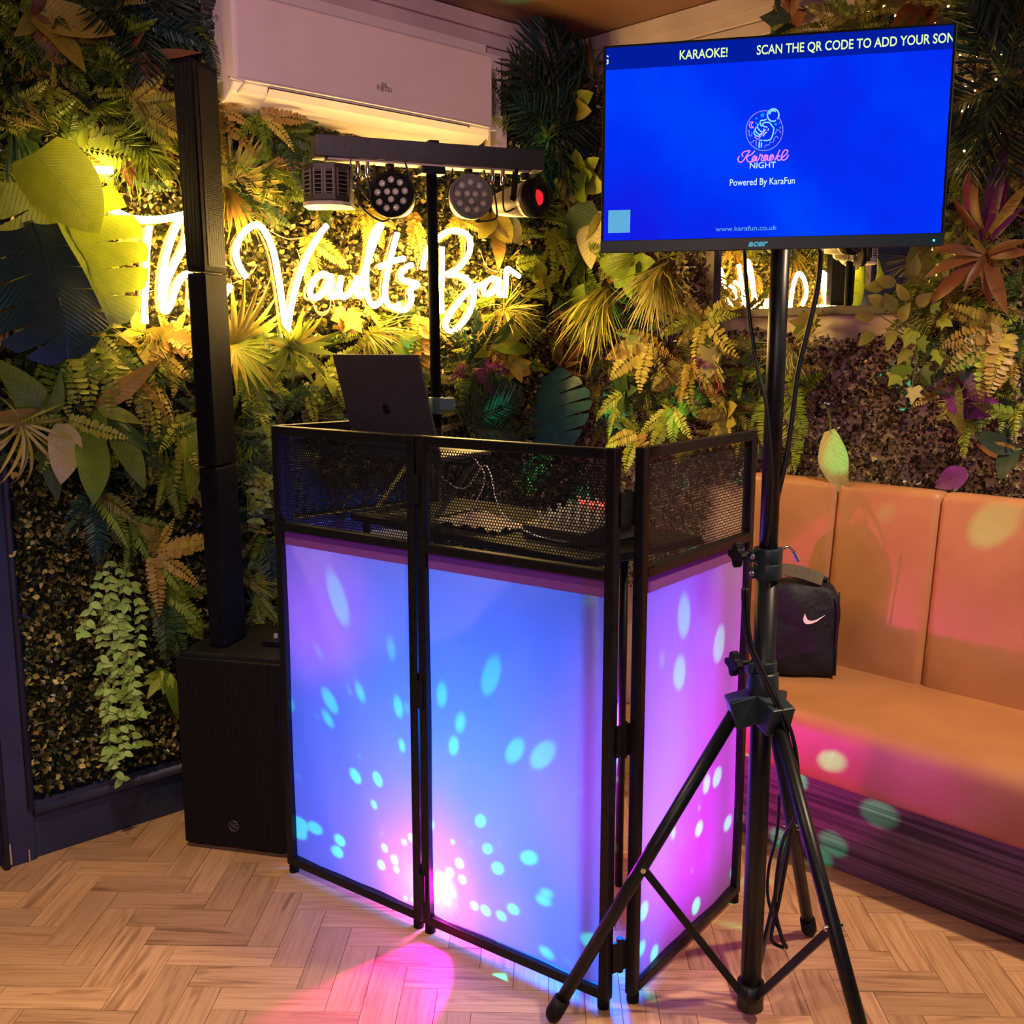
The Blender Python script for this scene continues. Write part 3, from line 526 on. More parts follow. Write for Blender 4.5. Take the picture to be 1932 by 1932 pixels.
P('L', 715, 625, 'boston_fern', 'fern', 'broad green fern frond just above the laptop lid', [('fern', 'lime', 90, 235, 28, 1, 0, 1.6), ('fern', 'lime', 75, 200, 30)], .09)
P('L', 752, 640, 'ivy', 'ivy', 'single green ivy leaf above the right corner of the laptop', [('ivy', 'green', 42, 190, 25), ('ivy', 'lime', 34, 90, 35), ('ivy', 'lime', 30, 280, 35)], .10)
P('L', 790, 590, 'sword_fern', 'fern', 'long fern fronds hanging left of the pole beside the laptop', [('sword', 'yellow', 120, 182, 20), ('sword', 'lime', 140, 172, 22), ('sword', 'gold', 145, 190, 22), ('sword', 'lime', 90, 205, 28)], .09)
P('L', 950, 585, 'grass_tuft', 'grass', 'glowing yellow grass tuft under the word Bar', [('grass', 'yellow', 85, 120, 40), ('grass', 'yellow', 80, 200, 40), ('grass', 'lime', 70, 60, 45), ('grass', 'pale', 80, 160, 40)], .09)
P('L', 895, 640, 'boston_fern', 'fern', 'yellow fern right of the pole under the letter B', [('fern', 'yellow', 90, 80, 30), ('fern', 'lime', 80, 100, 30), ('fern', 'yellow', 70, 45, 35), ('sword', 'gold', 95, 128, 25), ('sword', 'gold', 70, 105, 30)], .10)
P('L', 925, 650, 'lily', 'plant', 'smooth green lance leaves right of the pole under the letter B', [('lance', 'lime', 75, 75, 30, 1, 0, 1.1), ('lance', 'green', 85, 95, 28, 1, 0, 1.1), ('lance', 'lime', 70, 250, 35), ('lance', 'deep', 70, 40, 35)], .12)
P('L', 965, 690, 'pepper_plant', 'plant', 'small bright oval leaves on a twig right of the dark fern', [('oval', 'yellow', 42, 150, 30, 4, 160), ('oval', 'lime', 40, 30, 35, 3, 130)], .12)
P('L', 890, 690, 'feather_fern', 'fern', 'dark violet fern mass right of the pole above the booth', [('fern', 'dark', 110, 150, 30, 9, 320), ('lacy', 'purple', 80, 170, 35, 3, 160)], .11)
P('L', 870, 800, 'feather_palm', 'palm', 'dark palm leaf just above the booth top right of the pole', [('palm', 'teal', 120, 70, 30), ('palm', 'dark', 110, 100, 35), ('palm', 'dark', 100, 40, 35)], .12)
P('L', 1035, 430, 'sword_fern', 'fern', 'lime fern hanging down right of the moving head light', [('sword', 'lime', 110, 178, 28, 1, 0, 1.5), ('lacy', 'lime', 85, 200, 30), ('sword', 'lime', 90, 165, 30), ('lacy', 'lime', 60, 130, 35)], .11)
P('L', 1025, 530, 'pepper_plant', 'plant', 'lime pointed leaves right of the letter r', [('lance', 'lime', 48, 320, 30, 1, 0, 1.5), ('lance', 'lime', 44, 70, 35, 1, 0, 1.5), ('lance', 'lime', 46, 165, 30, 1, 0, 1.5), ('lance', 'yellow', 40, 250, 35, 1, 0, 1.5)], .12)
P('L', 1035, 290, 'boston_fern', 'fern', 'dim yellow fern just right of the end of the light bar', [('fern', 'olive', 75, 60, 30), ('fern', 'olive', 70, 330, 32), ('fern', 'deep', 60, 110, 35)], .10)
P('L', 1045, 350, 'sword_fern', 'fern', 'yellow fern with long leaflets beside the red lens', [('sword', 'lime', 80, 75, 28, 1, 0, 1.6), ('sword', 'yellow', 75, 110, 30, 1, 0, 1.6), ('lacy', 'olive', 70, 140, 32), ('sword', 'lime', 50, 20, 35)], .10)
P('L', 1030, 250, 'feather_palm', 'palm', 'tall dark feather palm in the corner against the white boards', [('palm', 'dark', 190, 10, 20), ('palm', 'teal', 175, 342, 22), ('palm', 'dark', 165, 40, 22), ('palm', 'dark', 150, 310, 28), ('palm', 'dark', 140, 70, 28), ('palm', 'teal', 130, 180, 30, 4, 180)], .10)
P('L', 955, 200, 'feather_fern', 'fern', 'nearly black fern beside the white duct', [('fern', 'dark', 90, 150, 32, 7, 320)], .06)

# ------------------------------------------------------------------ plants fixed on the right wall
P('R', 1085, 205, 'pothos', 'plant', 'yellow-green broad leaves left of the screen top', [('heart', 'lime', 55, 75, 30), ('heart', 'olive', 60, 250, 30), ('heart', 'deep', 60, 300, 35), ('lance', 'rust', 45, 300, 30), ('heart', 'yellow', 50, 110, 30)], .12)
P('R', 1122, 150, 'bromeliad', 'plant', 'thin red and dark strap leaves rising left of the screen corner', [('blade', 'rust', 75, 5, 25), ('blade', 'dark', 85, 340, 25), ('blade', 'dark', 70, 320, 30), ('blade', 'dark', 60, 30, 30)], .10)
P('R', 1105, 330, 'pothos', 'plant', 'cluster of lime leaves against the left edge of the screen', [('heart', 'lime', 60, 200, 30, 6, 300), ('sword', 'lime', 60, 330, 35), ('heart', 'green', 60, 160, 30, 3, 120)], .12)
P('R', 1128, 400, 'hosta', 'plant', 'striped pale leaf tucked behind the lower left of the screen', [('tongue', 'pale', 100, 175, 25, 1, 0, 1.4), ('heart', 'olive', 70, 210, 30), ('heart', 'deep', 80, 240, 30)], .10)
P('R', 1100, 480, 'boston_fern', 'fern', 'green fern left of the monitor lower corner', [('fern', 'green', 90, 170, 35, 6, 260), ('lance', 'green', 70, 210, 30, 3, 90)], .09)
P('R', 1062, 690, 'bromeliad', 'plant', 'rust red bromeliad standing above the teal monstera leaf', [('blade', 'bronze', 105, 338, 22), ('blade', 'rust', 95, 352, 22), ('blade', 'bronze', 100, 4, 25), ('blade', 'bronze', 110, 18, 22), ('blade', 'bronze', 95, 26, 30), ('blade', 'magenta', 90, 345, 25), ('blade', 'bronze', 90, 58, 28), ('blade', 'bronze', 95, 72, 30), ('blade', 'gold', 75, 86, 35), ('blade', 'rust', 60, 310, 35), ('blade', 'bronze', 70, 105, 35), ('blade', 'rust', 70, 145, 35)], .12)
mo = P('R', 1022, 715, 'monstera', 'plant', 'dark monstera leaf tinted by teal light right of the laptop above the booth', [], .20); fr_ = WALLS['R'][1]
add_leaf(mo, fr_, 'monstera', 'teallit', .31, math.radians(148), math.radians(10), -.25, 0, (.03, 0, 0), 1.2)
P('R', 965, 812, 'ti_plant', 'plant', 'magenta lance leaf left of the teal monstera', [('lance', 'magenta', 75, 52, 25, 1, 0, 1.2), ('lance', 'purple', 60, 330, 35)], .22, stem=False)
P('R', 1150, 545, 'grass_tuft', 'grass', 'long yellow grass hanging below the left of the screen', [('hang', 'yellow', 150, 176, 22, 3, 40), ('hang', 'lime', 140, 190, 25, 2, 30), ('hang', 'pale', 130, 168, 22)], .10)
P('R', 1262, 500, 'grass_tuft', 'grass', 'long pale grass hanging behind the screen left of the mirror', [('hang', 'pale', 150, 180, 20, 2, 25), ('hang', 'lime', 150, 188, 22, 2, 25), ('hang', 'yellow', 140, 172, 22, 2, 25)], .11)
P('R', 1195, 505, 'pothos', 'plant', 'green leaves glimpsed below the screen between the two grass tufts', [('heart', 'green', 60, 180, 30, 5, 200)], .10)
P('R', 1095, 590, 'lily', 'plant', 'grey-green lance leaves in the middle of the right wall foliage', [('lance', 'olive', 70, 140, 30, 5, 240), ('heart', 'green', 55, 60, 35, 2, 60)], .12)
P('R', 1230, 640, 'sword_fern', 'fern', 'yellow sword fern under the long pale grass', [('sword', 'yellow', 105, 225, 28, 1, 0, 1.5), ('sword', 'gold', 95, 250, 30, 1, 0, 1.4), ('sword', 'yellow', 95, 185, 28, 1, 0, 1.4), ('sword', 'olive', 90, 150, 30), ('sword', 'gold', 80, 120, 32), ('sword', 'gold', 75, 290, 35)], .13)
P('R', 1330, 600, 'sword_fern', 'fern', 'yellow fern left of the mirror corner', [('sword', 'yellow', 95, 205, 30, 6, 260), ('lacy', 'lime', 80, 170, 30, 3, 150)], .10)
P('R', 1300, 680, 'boston_fern', 'fern', 'golden brown fern left of the tripod pole', [('fern', 'gold', 90, 190, 28, 1, 0, 1.4), ('fern', 'olive', 95, 225, 30, 1, 0, 1.4), ('sword', 'yellow', 90, 160, 30), ('lacy', 'gold', 80, 130, 32), ('fern', 'purple', 70, 100, 35)], .12)
P('R', 1180, 740, 'boston_fern', 'fern', 'lime fern right of the teal monstera', [('lacy', 'lime', 80, 235, 30), ('lacy', 'lime', 90, 200, 30), ('fern', 'green', 85, 150, 30), ('oval', 'deep', 55, 60, 35, 4, 160)], .12)
P('R', 1275, 770, 'crested_fern', 'fern', 'bright fern with curled leaflets just above the right booth panel', [('lacy', 'lime', 90, 235, 28), ('sword', 'lime', 85, 200, 28, 1, 0, 1.5), ('lacy', 'lime', 80, 165, 30), ('sword', 'yellow', 75, 130, 32), ('lacy', 'green', 75, 90, 35)], .13)
P('R', 1205, 815, 'sword_fern', 'fern', 'low yellow fern at the booth corner', [('sword', 'yellow', 70, 250, 30, 1, 0, 1.6), ('sword', 'lime', 75, 190, 30, 1, 0, 1.6), ('sword', 'gold', 70, 140, 30, 1, 0, 1.6), ('sword', 'lime', 60, 310, 35)], .16)
rt = P('R', 1345, 690, 'air_plant', 'plant', 'tangle of thin red stems and roots left of the tripod pole', [('ivy', 'pale', 40, 100, 35, 5, 260), ('heart', 'pale', 45, 170, 30, 3, 60)], .12)
b = MB(); rr = random.Random(5); p0 = on_right(1345, 690, .13)
for k in range(16):
    q = p0 + V(0, 0, 0); pts = [q]; a = rr.uniform(-.7, .7)
    for j in range(4): q = q + V(rr.uniform(-.012, .018), rr.uniform(-.022, .022) + a * .012, -rr.uniform(.012, .034)); pts.append(q)
    b.tube(spline(pts, 3), .0022, 4)
b.build('root', LM['redstem'], rt)
P('R', 1375, 780, 'boston_fern', 'fern', 'yellow fern low behind the tripod pole', [('fern', 'yellow', 80, 240, 30, 4, 140), ('heart', 'yellow', 45, 60, 35, 3, 120), ('fern', 'olive', 75, 150, 30, 2, 60)], .12)
P('R', 1478, 720, 'boston_fern', 'fern', 'large lime fern hanging right of the tripod pole', [('fern', 'lime', 130, 160, 25, 1, 0, 1.6), ('fern', 'lime', 125, 185, 25, 1, 0, 1.5), ('fern', 'green', 110, 138, 30, 1, 0, 1.4), ('fern', 'lime', 80, 40, 35), ('fern', 'green', 110, 205, 30), ('fern', 'purple', 90, 168, 30)], .11)
P('R', 1500, 660, 'grass_tuft', 'grass', 'pale thin grass under the lower edge of the mirror', [('grass', 'pale', 85, 120, 40), ('grass', 'pale', 80, 230, 40)], .11)
P('R', 1525, 615, 'ivy', 'ivy', 'yellow ivy leaves on the ledge under the mirror', [('ivy', 'yellow', 36, 180, 40, 6, 300), ('ivy', 'lime', 36, 140, 40, 3, 160)], .08)
tw = P('R', 1740, 620, 'ficus_branch', 'plant', 'branch of olive oval leaves in front of the right end of the mirror', [], .10)
b = MB(); c0 = on_right(1740, 650, .10)
for (x, y), lv in {(1700, 540): [(1690, 535, 285), (1725, 520, 10), (1670, 540, 270)], (1650, 590): [(1650, 595, 265), (1670, 575, 300), (1690, 585, 330)], (1670, 620): [(1650, 630, 235), (1690, 625, 200), (1700, 605, 30)], (1715, 570): [(1715, 565, 320), (1730, 575, 60)]}.items():
    b.tube(spline([c0, (c0 + on_right(x, y, .14)) / 2 + V(.02, 0, .01), on_right(x, y, .15)], 4), .0022, 5)
    for lx, ly, an in lv: add_leaf(tw, fr_, 'oval', 'olive', .062, math.radians(an), .35, random.uniform(-.5, .5), 0, tuple(on_right(lx, ly, .15) - np.array(ROOT[tw.name])), 1.2)
b.build('twig', LM['stem'], tw)
iv = P('R', 1745, 590, 'ivy', 'ivy', 'variegated ivy trailing down right of the mirror over the hedge', [], .10)
b = MB(); pth = spline([on_right(1750, 560, .10), on_right(1742, 610, .13), on_right(1728, 650, .14), on_right(1730, 680, .15), on_right(1722, 720, .15), on_right(1725, 745, .15)], 5); b.tube(pth, .0018, 5); b.build('vine_stem', LM['stem'], iv)
for x, y, an, m, L in ((1722, 625, 200, 'lime', .055), (1735, 640, 150, 'green', .05), (1712, 660, 210, 'olive', .055), (1718, 690, 250, 'green', .06), (1700, 700, 215, 'lime', .06), (1738, 700, 140, 'deep', .062), (1725, 730, 180, 'pale', .055), (1770, 660, 160, 'lime', .05), (1775, 600, 120, 'lime', .05), (1755, 580, 60, 'green', .05)):
    add_leaf(iv, fr_, 'ivy', m, L, math.radians(an), .3, random.uniform(-.4, .4), 0, tuple(on_right(x, y, .15) - np.array(ROOT[iv.name])))
P('R', 1765, 455, 'pothos', 'plant', 'large pale yellow-green leaf behind the right lower corner of the screen', [('heart', 'olive', 95, 178, 20, 1, 0, 1.3), ('heart', 'olive', 70, 120, 25), ('heart', 'olive', 80, 200, 30)], .08)
P('R', 1862, 480, 'bromeliad', 'plant', 'big bronze bromeliad with pointed leaves right of the screen', [('blade', 'bronze', 95, 285, 35, 1, 0, 1.5), ('blade', 'bronze', 110, 258, 30, 1, 0, 1.5), ('blade', 'rust', 130, 228, 22, 1, 0, 1.6), ('blade', 'bronze', 120, 150, 25, 1, 0, 1.6), ('blade', 'rust', 95, 165, 30, 1, 0, 1.5), ('blade', 'bronze', 90, 75, 35, 1, 0, 1.5), ('blade', 'bronze', 95, 95, 35, 1, 0, 1.5), ('blade', 'gold', 50, 330, 50, 1, 0, 1.6), ('blade', 'rust', 80, 190, 45, 1, 0, 1.5)], .15)
P('R', 1862, 460, 'cordyline', 'plant', 'purple and orange upright strap leaves right of the screen', [('blade', 'magenta', 150, 338, 15, 1, 0, 1.3), ('blade', 'bronze', 145, 342, 20, 1, 0, 1.2), ('blade', 'purple', 175, 10, 15, 1, 0, 1.3), ('blade', 'magenta', 140, 20, 20, 1, 0, 1.3), ('blade', 'gold', 125, 38, 20, 1, 0, 1.3), ('blade', 'rust', 110, 325, 20), ('blade', 'purple', 90, 55, 30)], .10)
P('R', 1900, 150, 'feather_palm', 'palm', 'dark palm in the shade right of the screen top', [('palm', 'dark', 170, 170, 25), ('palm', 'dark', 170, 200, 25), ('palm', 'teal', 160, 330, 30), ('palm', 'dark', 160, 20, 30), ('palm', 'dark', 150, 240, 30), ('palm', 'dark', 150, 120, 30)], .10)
P('R', 1830, 210, 'fig', 'plant', 'few dim olive leaves along the right edge of the screen', [('heart', 'olive', 60, 200, 30, 4, 160), ('heart', 'deep', 70, 150, 30, 3, 100), ('heart', 'rust', 55, 250, 30)], .08)
P('R', 1900, 300, 'dwarf_fern', 'fern', 'dim golden fern above the purple upright leaves', [('sword', 'gold', 75, 215, 35, 4, 160), ('sword', 'olive', 80, 150, 35, 3, 90)], .08)
P('R', 1900, 620, 'sword_fern', 'fern', 'golden arching fern at the right edge below the bronze bromeliad', [('sword', 'yellow', 115, 285, 25, 1, 0, 1.3), ('sword', 'gold', 120, 262, 25, 1, 0, 1.3), ('sword', 'gold', 125, 225, 22, 1, 0, 1.3), ('sword', 'yellow', 130, 200, 25, 1, 0, 1.4), ('sword', 'gold', 120, 180, 25, 1, 0, 1.4), ('lacy', 'olive', 100, 240, 30)], .14)
P('R', 1835, 640, 'boston_fern', 'fern', 'dark green fern left of the golden arching fern', [('fern', 'deep', 120, 222, 25), ('fern', 'olive', 125, 235, 28), ('fern', 'deep', 100, 260, 32), ('fern', 'dark', 110, 190, 30, 3, 100)], .10)
P('R', 1800, 720, 'philodendron', 'plant', 'purple split leaf on the hedge right of the ivy', [('heart', 'purple', 90, 130, 22, 1, 0, 1.1), ('lance', 'purple', 95, 110, 25), ('lance', 'olive', 95, 165, 25, 1, 0, 1.5), ('lance', 'purple', 70, 150, 25)], .10)
P('R', 1576, 768, 'rubber_leaf', 'plant', 'single long mottled yellow leaf hanging onto the sofa back', [], .10, stem=False)
o = bpy.data.objects['rubber_leaf']; st = on_right(1566, 790, .10); b = MB().tube(spline([on_right(1560, 770, .07), st, on_right(1567, 815, .19)], 4), .004, 6); b.build('leaf_stalk', LM['stem'], o)
add_leaf(o, fr_, 'tongue', 'pale', .235, math.radians(160), math.radians(14), .1, 0, tuple(on_right(1566, 812, .19) - np.array(ROOT[o.name])), 1.0)
P('R', 1825, 890, 'rubber_leaf', 'plant', 'single small purple leaf above the sofa back at right', [('tongue', 'purple', 60, 240, 20, 1, 0, 1.5)], .12, stem=False)
P('R', 1915, 850, 'rubber_leaf', 'plant', 'pointed dim leaf at the right edge above the sofa', [('tongue', 'tongue', 60, 268, 20, 1, 0, 1.1), ('tongue', 'dark', 75, 295, 25), ('heart', 'dark', 55, 200, 30)], .10)
P('R', 1490, 40, 'ivy', 'ivy', 'dark ivy leaves on the white boards above the screen', [('ivy', 'dark', 48, 280, 30, 5, 120), ('ivy', 'rust', 44, 20, 35, 4, 140), ('ivy', 'lime', 34, 250, 30)], .07)
P('R', 1620, 40, 'feather_fern', 'fern', 'bushy green fern above the screen', [('fern', 'olive', 90, 90, 35, 9, 330), ('fern', 'green', 80, 200, 35, 5, 200)], .10)
P('R', 1745, 20, 'boston_fern', 'fern', 'yellow fern above the right corner of the screen', [('fern', 'olive', 90, 180, 35, 7, 320), ('heart', 'rust', 70, 200, 30, 2, 60)], .10)
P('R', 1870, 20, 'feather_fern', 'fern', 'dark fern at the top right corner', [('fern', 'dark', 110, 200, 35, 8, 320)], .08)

# trailing vines: stems with many small leaves
def vine(wall, name, label, strands, m, leaf_px, step, off):
    f, fr = WALLS[wall]; x, y = strands[0][0]; root = thing(name, label, 'vine', tuple(f(x, y, off))); b = MB(); r = random.Random(9); base = np.array(ROOT[root.name])
    for s in strands:
        pts = spline([f(px, py, off + .012 * math.sin(i * 2.1) + .008 * i) for i, (px, py) in enumerate(s)], 8); b.tube(pts, .0014, 4)
        acc = 0
        for i in range(1, len(pts)):
            acc += np.linalg.norm(pts[i] - pts[i - 1])
            while acc > step:
                acc -= step
                for sg in (-1, 1): add_leaf(root, fr, 'oval', m, leaf_px / PXM * r.uniform(.75, 1.15), math.radians(180 + sg * r.uniform(35, 85)), r.uniform(.2, .9), r.uniform(-.6, .6), r.randrange(2), tuple(pts[i] - base), 1.15, 'small_leaf')
    b.build('vine_stem', LM['stem'], root)
vine('L', 'trailing_vine', 'bright green small-leaved vine trailing down the hedge left of the subwoofer',
     [[(205, 1040), (205, 1150), (208, 1250), (205, 1350), (212, 1440), (232, 1472)], [(215, 1050), (235, 1130), (230, 1220), (245, 1310), (272, 1350)], [(200, 1060), (175, 1130), (160, 1180), (150, 1195)],
      [(210, 1080), (222, 1190), (215, 1300), (230, 1390), (235, 1430)], [(225, 1060), (258, 1130), (262, 1200), (250, 1290), (262, 1345)], [(205, 1100), (190, 1200), (195, 1300), (205, 1400), (208, 1455)], [(215, 1120), (240, 1230), (238, 1340), (255, 1400), (275, 1395)]], 'vine', 20, .028, .09)
vine('L', 'trailing_vine', 'green vine hanging between column and booth', [[(493, 700), (498, 800), (495, 880), (500, 960)], [(505, 760), (512, 850), (508, 930)], [(485, 790), (478, 880), (482, 980)]], 'vine', 20, .026, .09)

# ------------------------------------------------------------------ sofa along the right wall
def leather():
    m = mat('tan_leather', (.40, .19, .085), .48, spec=.45); t = NT(m); tc = t.n('ShaderNodeTexCoord'); nz = t.n('ShaderNodeTexNoise', Scale=3.5, Detail=5); t.l(tc.outputs['Object'], nz.inputs['Vector'])
    t.l(t.ramp(nz.outputs[0], [(.3, (.36, .155, .06)), (.7, (.47, .22, .095))]), t.b.inputs['Base Color'])
    n2 = t.n('ShaderNodeTexNoise', Scale=16, Detail=6, Roughness=.6, Distortion=.7); t.l(tc.outputs['Object'], n2.inputs['Vector']); t.bump(n2.outputs[0], .16, .01); return m
LEATHER = leather()
sofa = thing('banquette', 'tan leather banquette with padded back panels along the right wall', 'sofa', (.4, 1.9, 0))
Y0, Y1 = 1.02, 3.3
def cushion(name, c, size, bev, ax=None):
    o = MB().box(c, size, ax).build(name, LEATHER, sofa); b = o.modifiers.new('bevel', 'BEVEL'); b.width = bev; b.segments = 5; b.limit_method = 'NONE'
    for p in o.data.polygons: p.use_smooth = True
    return o
cushion('seat', (.445, (Y0 + Y1) / 2, .364), (.55, Y1 - Y0, .20), .055)
edges = [Y0, 1.345, 1.671, 2.0, 2.33, 2.66, 2.99, 3.3]
tilt = .10; axb = ((math.cos(tilt), 0, math.sin(tilt)), (0, 1, 0), (-math.sin(tilt), 0, math.cos(tilt)))
for a, b in zip(edges, edges[1:]): cushion('back_panel', (.185, (a + b) / 2, .73), (.12, b - a + .004, .60), .028, axb)
def wood_dark():
    m = mat('dark_stained_wood', (.05, .03, .03), .45); t = NT(m); tc = t.n('ShaderNodeTexCoord'); mp = t.n('ShaderNodeMapping'); mp.inputs['Scale'].default_value = (3, .8, 75); t.l(tc.outputs['Object'], mp.inputs[0])
    wv = t.n('ShaderNodeTexNoise', Scale=1.0, Detail=4, Distortion=.4); t.l(mp.outputs[0], wv.inputs['Vector']); t.l(t.ramp(wv.outputs[0], [(.40, (.022, .012, .016)), (.55, (.12, .08, .085)), (.7, (.05, .03, .035))]), t.b.inputs['Base Color']); t.bump(wv.outputs[0], .25, .003); return m
MB().box((.40, (Y0 + Y1) / 2 + .02, .132), (.46, Y1 - Y0 - .06, .264)).build('plinth', wood_dark(), sofa, .004)

# ------------------------------------------------------------------ mirror on the right wall
mir = thing('wall_mirror', 'dark framed mirror on the right wall reflecting the sign, behind the screen', 'mirror', (.03, 1.2, 1.55))
MIRM = mat('mirror_glass', (.92, .92, .92), .01, 1)
MB().box((.022, 1.19, 1.86), (.012, .94, .57)).build('mirror_glass', MIRM, mir)
FRB = noisy('dark_frame_metal', (.05, .03, .025), (.08, .05, .04), 12, .5)
fm = MB().box((.025, .718, 1.86), (.05, .036, .64)).box((.025, 1.66, 1.86), (.05, .036, .64)).box((.025, 1.19, 2.165), (.05, .976, .03)).build('frame', FRB, mir, .002)
MB().box((.026, 1.19, 1.562), (.052, .976, .028)).build('bottom_rail', FRB, mir, .002)
for y in (1.10, 1.135, 1.17): MB().lathe((.052, y, 1.562), (1, 0, 0), [(0, .004), (.002, .003)], 8).build('rivet', FRB, mir)

# ------------------------------------------------------------------ air conditioner and white ducts
ac = thing('air_conditioner', 'white wall-mounted air conditioner above the sign', 'air conditioner', (1.12, 0, 2.28))
X0, X1 = .633, 1.612
prof = [(0, 2.44), (.175, 2.44), (.2, 2.43), (.209, 2.40), (.211, 2.20), (.207, 2.185), (.19, 2.165), (.15, 2.145), (.09, 2.134), (0, 2.13)]
MB().prism(prof, (X0, 0, 0), (0, 1, 0), (0, 0, 1), (1, 0, 0), X1 - X0).build('body', WHITE_PL, ac, .006)
MB().box(((X0 + X1) / 2, .213, 2.31), (X1 - X0 - .014, .006, .225)).build('front_panel', WHITE_PL, ac, .004)
AXP = [(X0 + .02, .207, 2.152), (X0 + .022, .213, 2.18), (X0 + .05, .214, 2.193), (X1 - .05, .214, 2.193), (X1 - .03, .213, 2.185), (X1 - .008, .208, 2.155)]
MB().tube(spline(AXP, 5), .0035, 6).build('trim_line', mat('bright_white_trim', (.75, .69, .66), .35), ac)
SEAM = mat('dark_seam', (.03, .02, .02), .7)
flap = MB().prism([(.2085, 2.184), (.193, 2.1645), (.152, 2.1445), (.092, 2.1335), (.092, 2.1325), (.152, 2.1425), (.195, 2.1625), (.211, 2.183)], (X0 + .11, 0, 0), (0, 1, 0), (0, 0, 1), (1, 0, 0), X1 - X0 - .22).build('air_flap', WHITE_PL, ac)
MB().box(((X0 + X1) / 2, .2105, 2.1835), (X1 - X0 - .21, .003, .003)).bar((X0 + .107, .211, 2.184), (X0 + .125, .15, 2.144), .003, .003).bar((X1 - .107, .211, 2.184), (X1 - .125, .15, 2.144), .003, .003).build('flap_gap', SEAM, ac)
LETG = mat('grey_print', (.22, .18, .2), .5)
pF = on_left(725, 168, .2165); text_mesh('lettering', 'FUJITSU', pF, (-1, 0, 0), (0, 0, 1), .021, LETG, ac, .8, .0004)
b = MB().tube(spline([(pF[0] + .0 + .011 * math.sin(2 * a), .2168, pF[2] + .0135 + .0045 * math.sin(a)) for a in np.linspace(0, 2 * PI, 20)], 2), .0007, 4); b.build('emblem', LETG, ac)
ud = thing('cable_duct', 'white plastic duct boxing on the wall around the air conditioner', 'duct', (.475, 0, 2.35))
MB().box((.49, .03, 2.38), (.075, .06, .22)).build('upright_duct', WHITE_PL, ud, .003)
MB().box((.475, .035, 2.21), (.085, .07, .14)).build('duct_cover', WHITE_PL, ud, .003)
MB().box((1.05, .03, 2.49), (1.05, .06, .05)).build('level_duct', WHITE_PL, ud, .003)

# ------------------------------------------------------------------ neon sign: tubes traced on the sign's own plane
NEON = bpy.data.materials.new('warm_neon'); NEON.use_nodes = True; t = NT(NEON); em = t.n('ShaderNodeEmission', Color=(1, .62, .17, 1), Strength=85); t.l(em.outputs[0], t.out.inputs[0])
ACRY = bpy.data.materials.new('clear_acrylic'); ACRY.use_nodes = True; t = NT(ACRY); g = t.n('ShaderNodeBsdfGlossy', Color=(1, .75, .5, 1), Roughness=.15); tp = t.n('ShaderNodeBsdfTransparent', Color=(1, .9, .75, 1)); mx = t.n('ShaderNodeMixShader'); mx.inputs[0].default_value = .06; t.l(tp.outputs[0], mx.inputs[1]); t.l(g.outputs[0], mx.inputs[2]); t.l(mx.outputs[0], t.out.inputs[0])
Z42 = lambda pts: [(200 + x / 4.2, 260 + y / 4.2) for x, y in pts]
Z44 = lambda pts: [(640 + x / 4.391, 400 + y / 4.391) for x, y in pts]
Z24 = lambda pts: [(230 + x / 2.4456, 380 + y / 2.4456) for x, y in pts]
STROKES = {
 'T': [[(212, 322), (185, 320), (160, 328), (150, 350), (168, 378), (205, 392), (250, 412), (300, 414), (343, 406)], [(282, 427), (277, 474), (276, 522), (273, 570), (274, 610)]],
 'h': [Z42([(450, 1330), (440, 1200), (465, 1000), (520, 800), (590, 650), (640, 600), (660, 690), (620, 860), (540, 1010), (480, 1150), (448, 1300), (465, 1372), (510, 1330), (560, 1180), (625, 1085), (680, 1100), (690, 1200), (680, 1350), (730, 1400)])],
 'e': [Z42([(730, 1400), (800, 1250), (850, 1150), (820, 1090), (770, 1150), (760, 1300), (820, 1380), (900, 1300), (990, 1170)])],
 'V': [Z42([(1115, 1105), (1060, 1020), (1030, 920), (1050, 820), (1090, 755), (1140, 710), (1190, 690), (1240, 715), (1290, 800), (1330, 910), (1360, 1060), (1390, 1250), (1412, 1420), (1430, 1535), (1452, 1430), (1480, 1280), (1530, 1100), (1600, 930), (1680, 790), (1750, 695)])],
 'a': [Z24([(955, 345), (925, 335), (890, 365), (868, 410), (878, 442), (912, 438), (945, 395), (965, 345), (958, 400), (968, 440), (995, 425), (1012, 360)])],
 'u': [Z24([(1012, 345), (1003, 405), (1015, 440), (1045, 430), (1075, 385), (1085, 345), (1080, 400), (1092, 437), (1115, 425)])],
 'l': [Z44([(150, 660), (215, 480), (275, 300), (330, 160), (350, 115), (320, 120), (270, 220), (235, 400), (222, 560), (235, 690), (275, 770), (320, 765), (355, 720)])],
 't': [Z44([(482, 175), (450, 290), (415, 430), (390, 560), (382, 690), (410, 770), (460, 790), (500, 760)]), Z44([(330, 455), (400, 425), (470, 400), (540, 385)])],
 's': [Z44([(605, 440), (560, 455), (515, 510), (520, 555), (575, 575), (650, 600), (590, 650), (600, 720), (560, 800), (500, 810), (450, 785)])],
 'B': [Z44([(690, 475), (705, 400), (740, 300), (800, 235), (880, 172), (960, 152), (1040, 175), (1085, 235), (1080, 330), (1030, 420), (960, 485), (895, 515), (970, 520), (1050, 550), (1105, 620), (1115, 720), (1085, 820), (1030, 910), (970, 970), (920, 985), (880, 950), (895, 890), (950, 800), (1030, 700), (1110, 625), (1190, 600)]), Z44([(852, 290), (852, 400), (848, 560), (845, 700), (850, 840)])],
 'a.': [Z44([(1310, 560), (1265, 550), (1215, 590), (1195, 650), (1225, 685), (1280, 650), (1330, 560), (1315, 640), (1335, 690), (1370, 665)])],
 'r': [Z44([(1368, 705), (1376, 640), (1384, 560), (1392, 470), (1440, 498), (1492, 532)])],
}
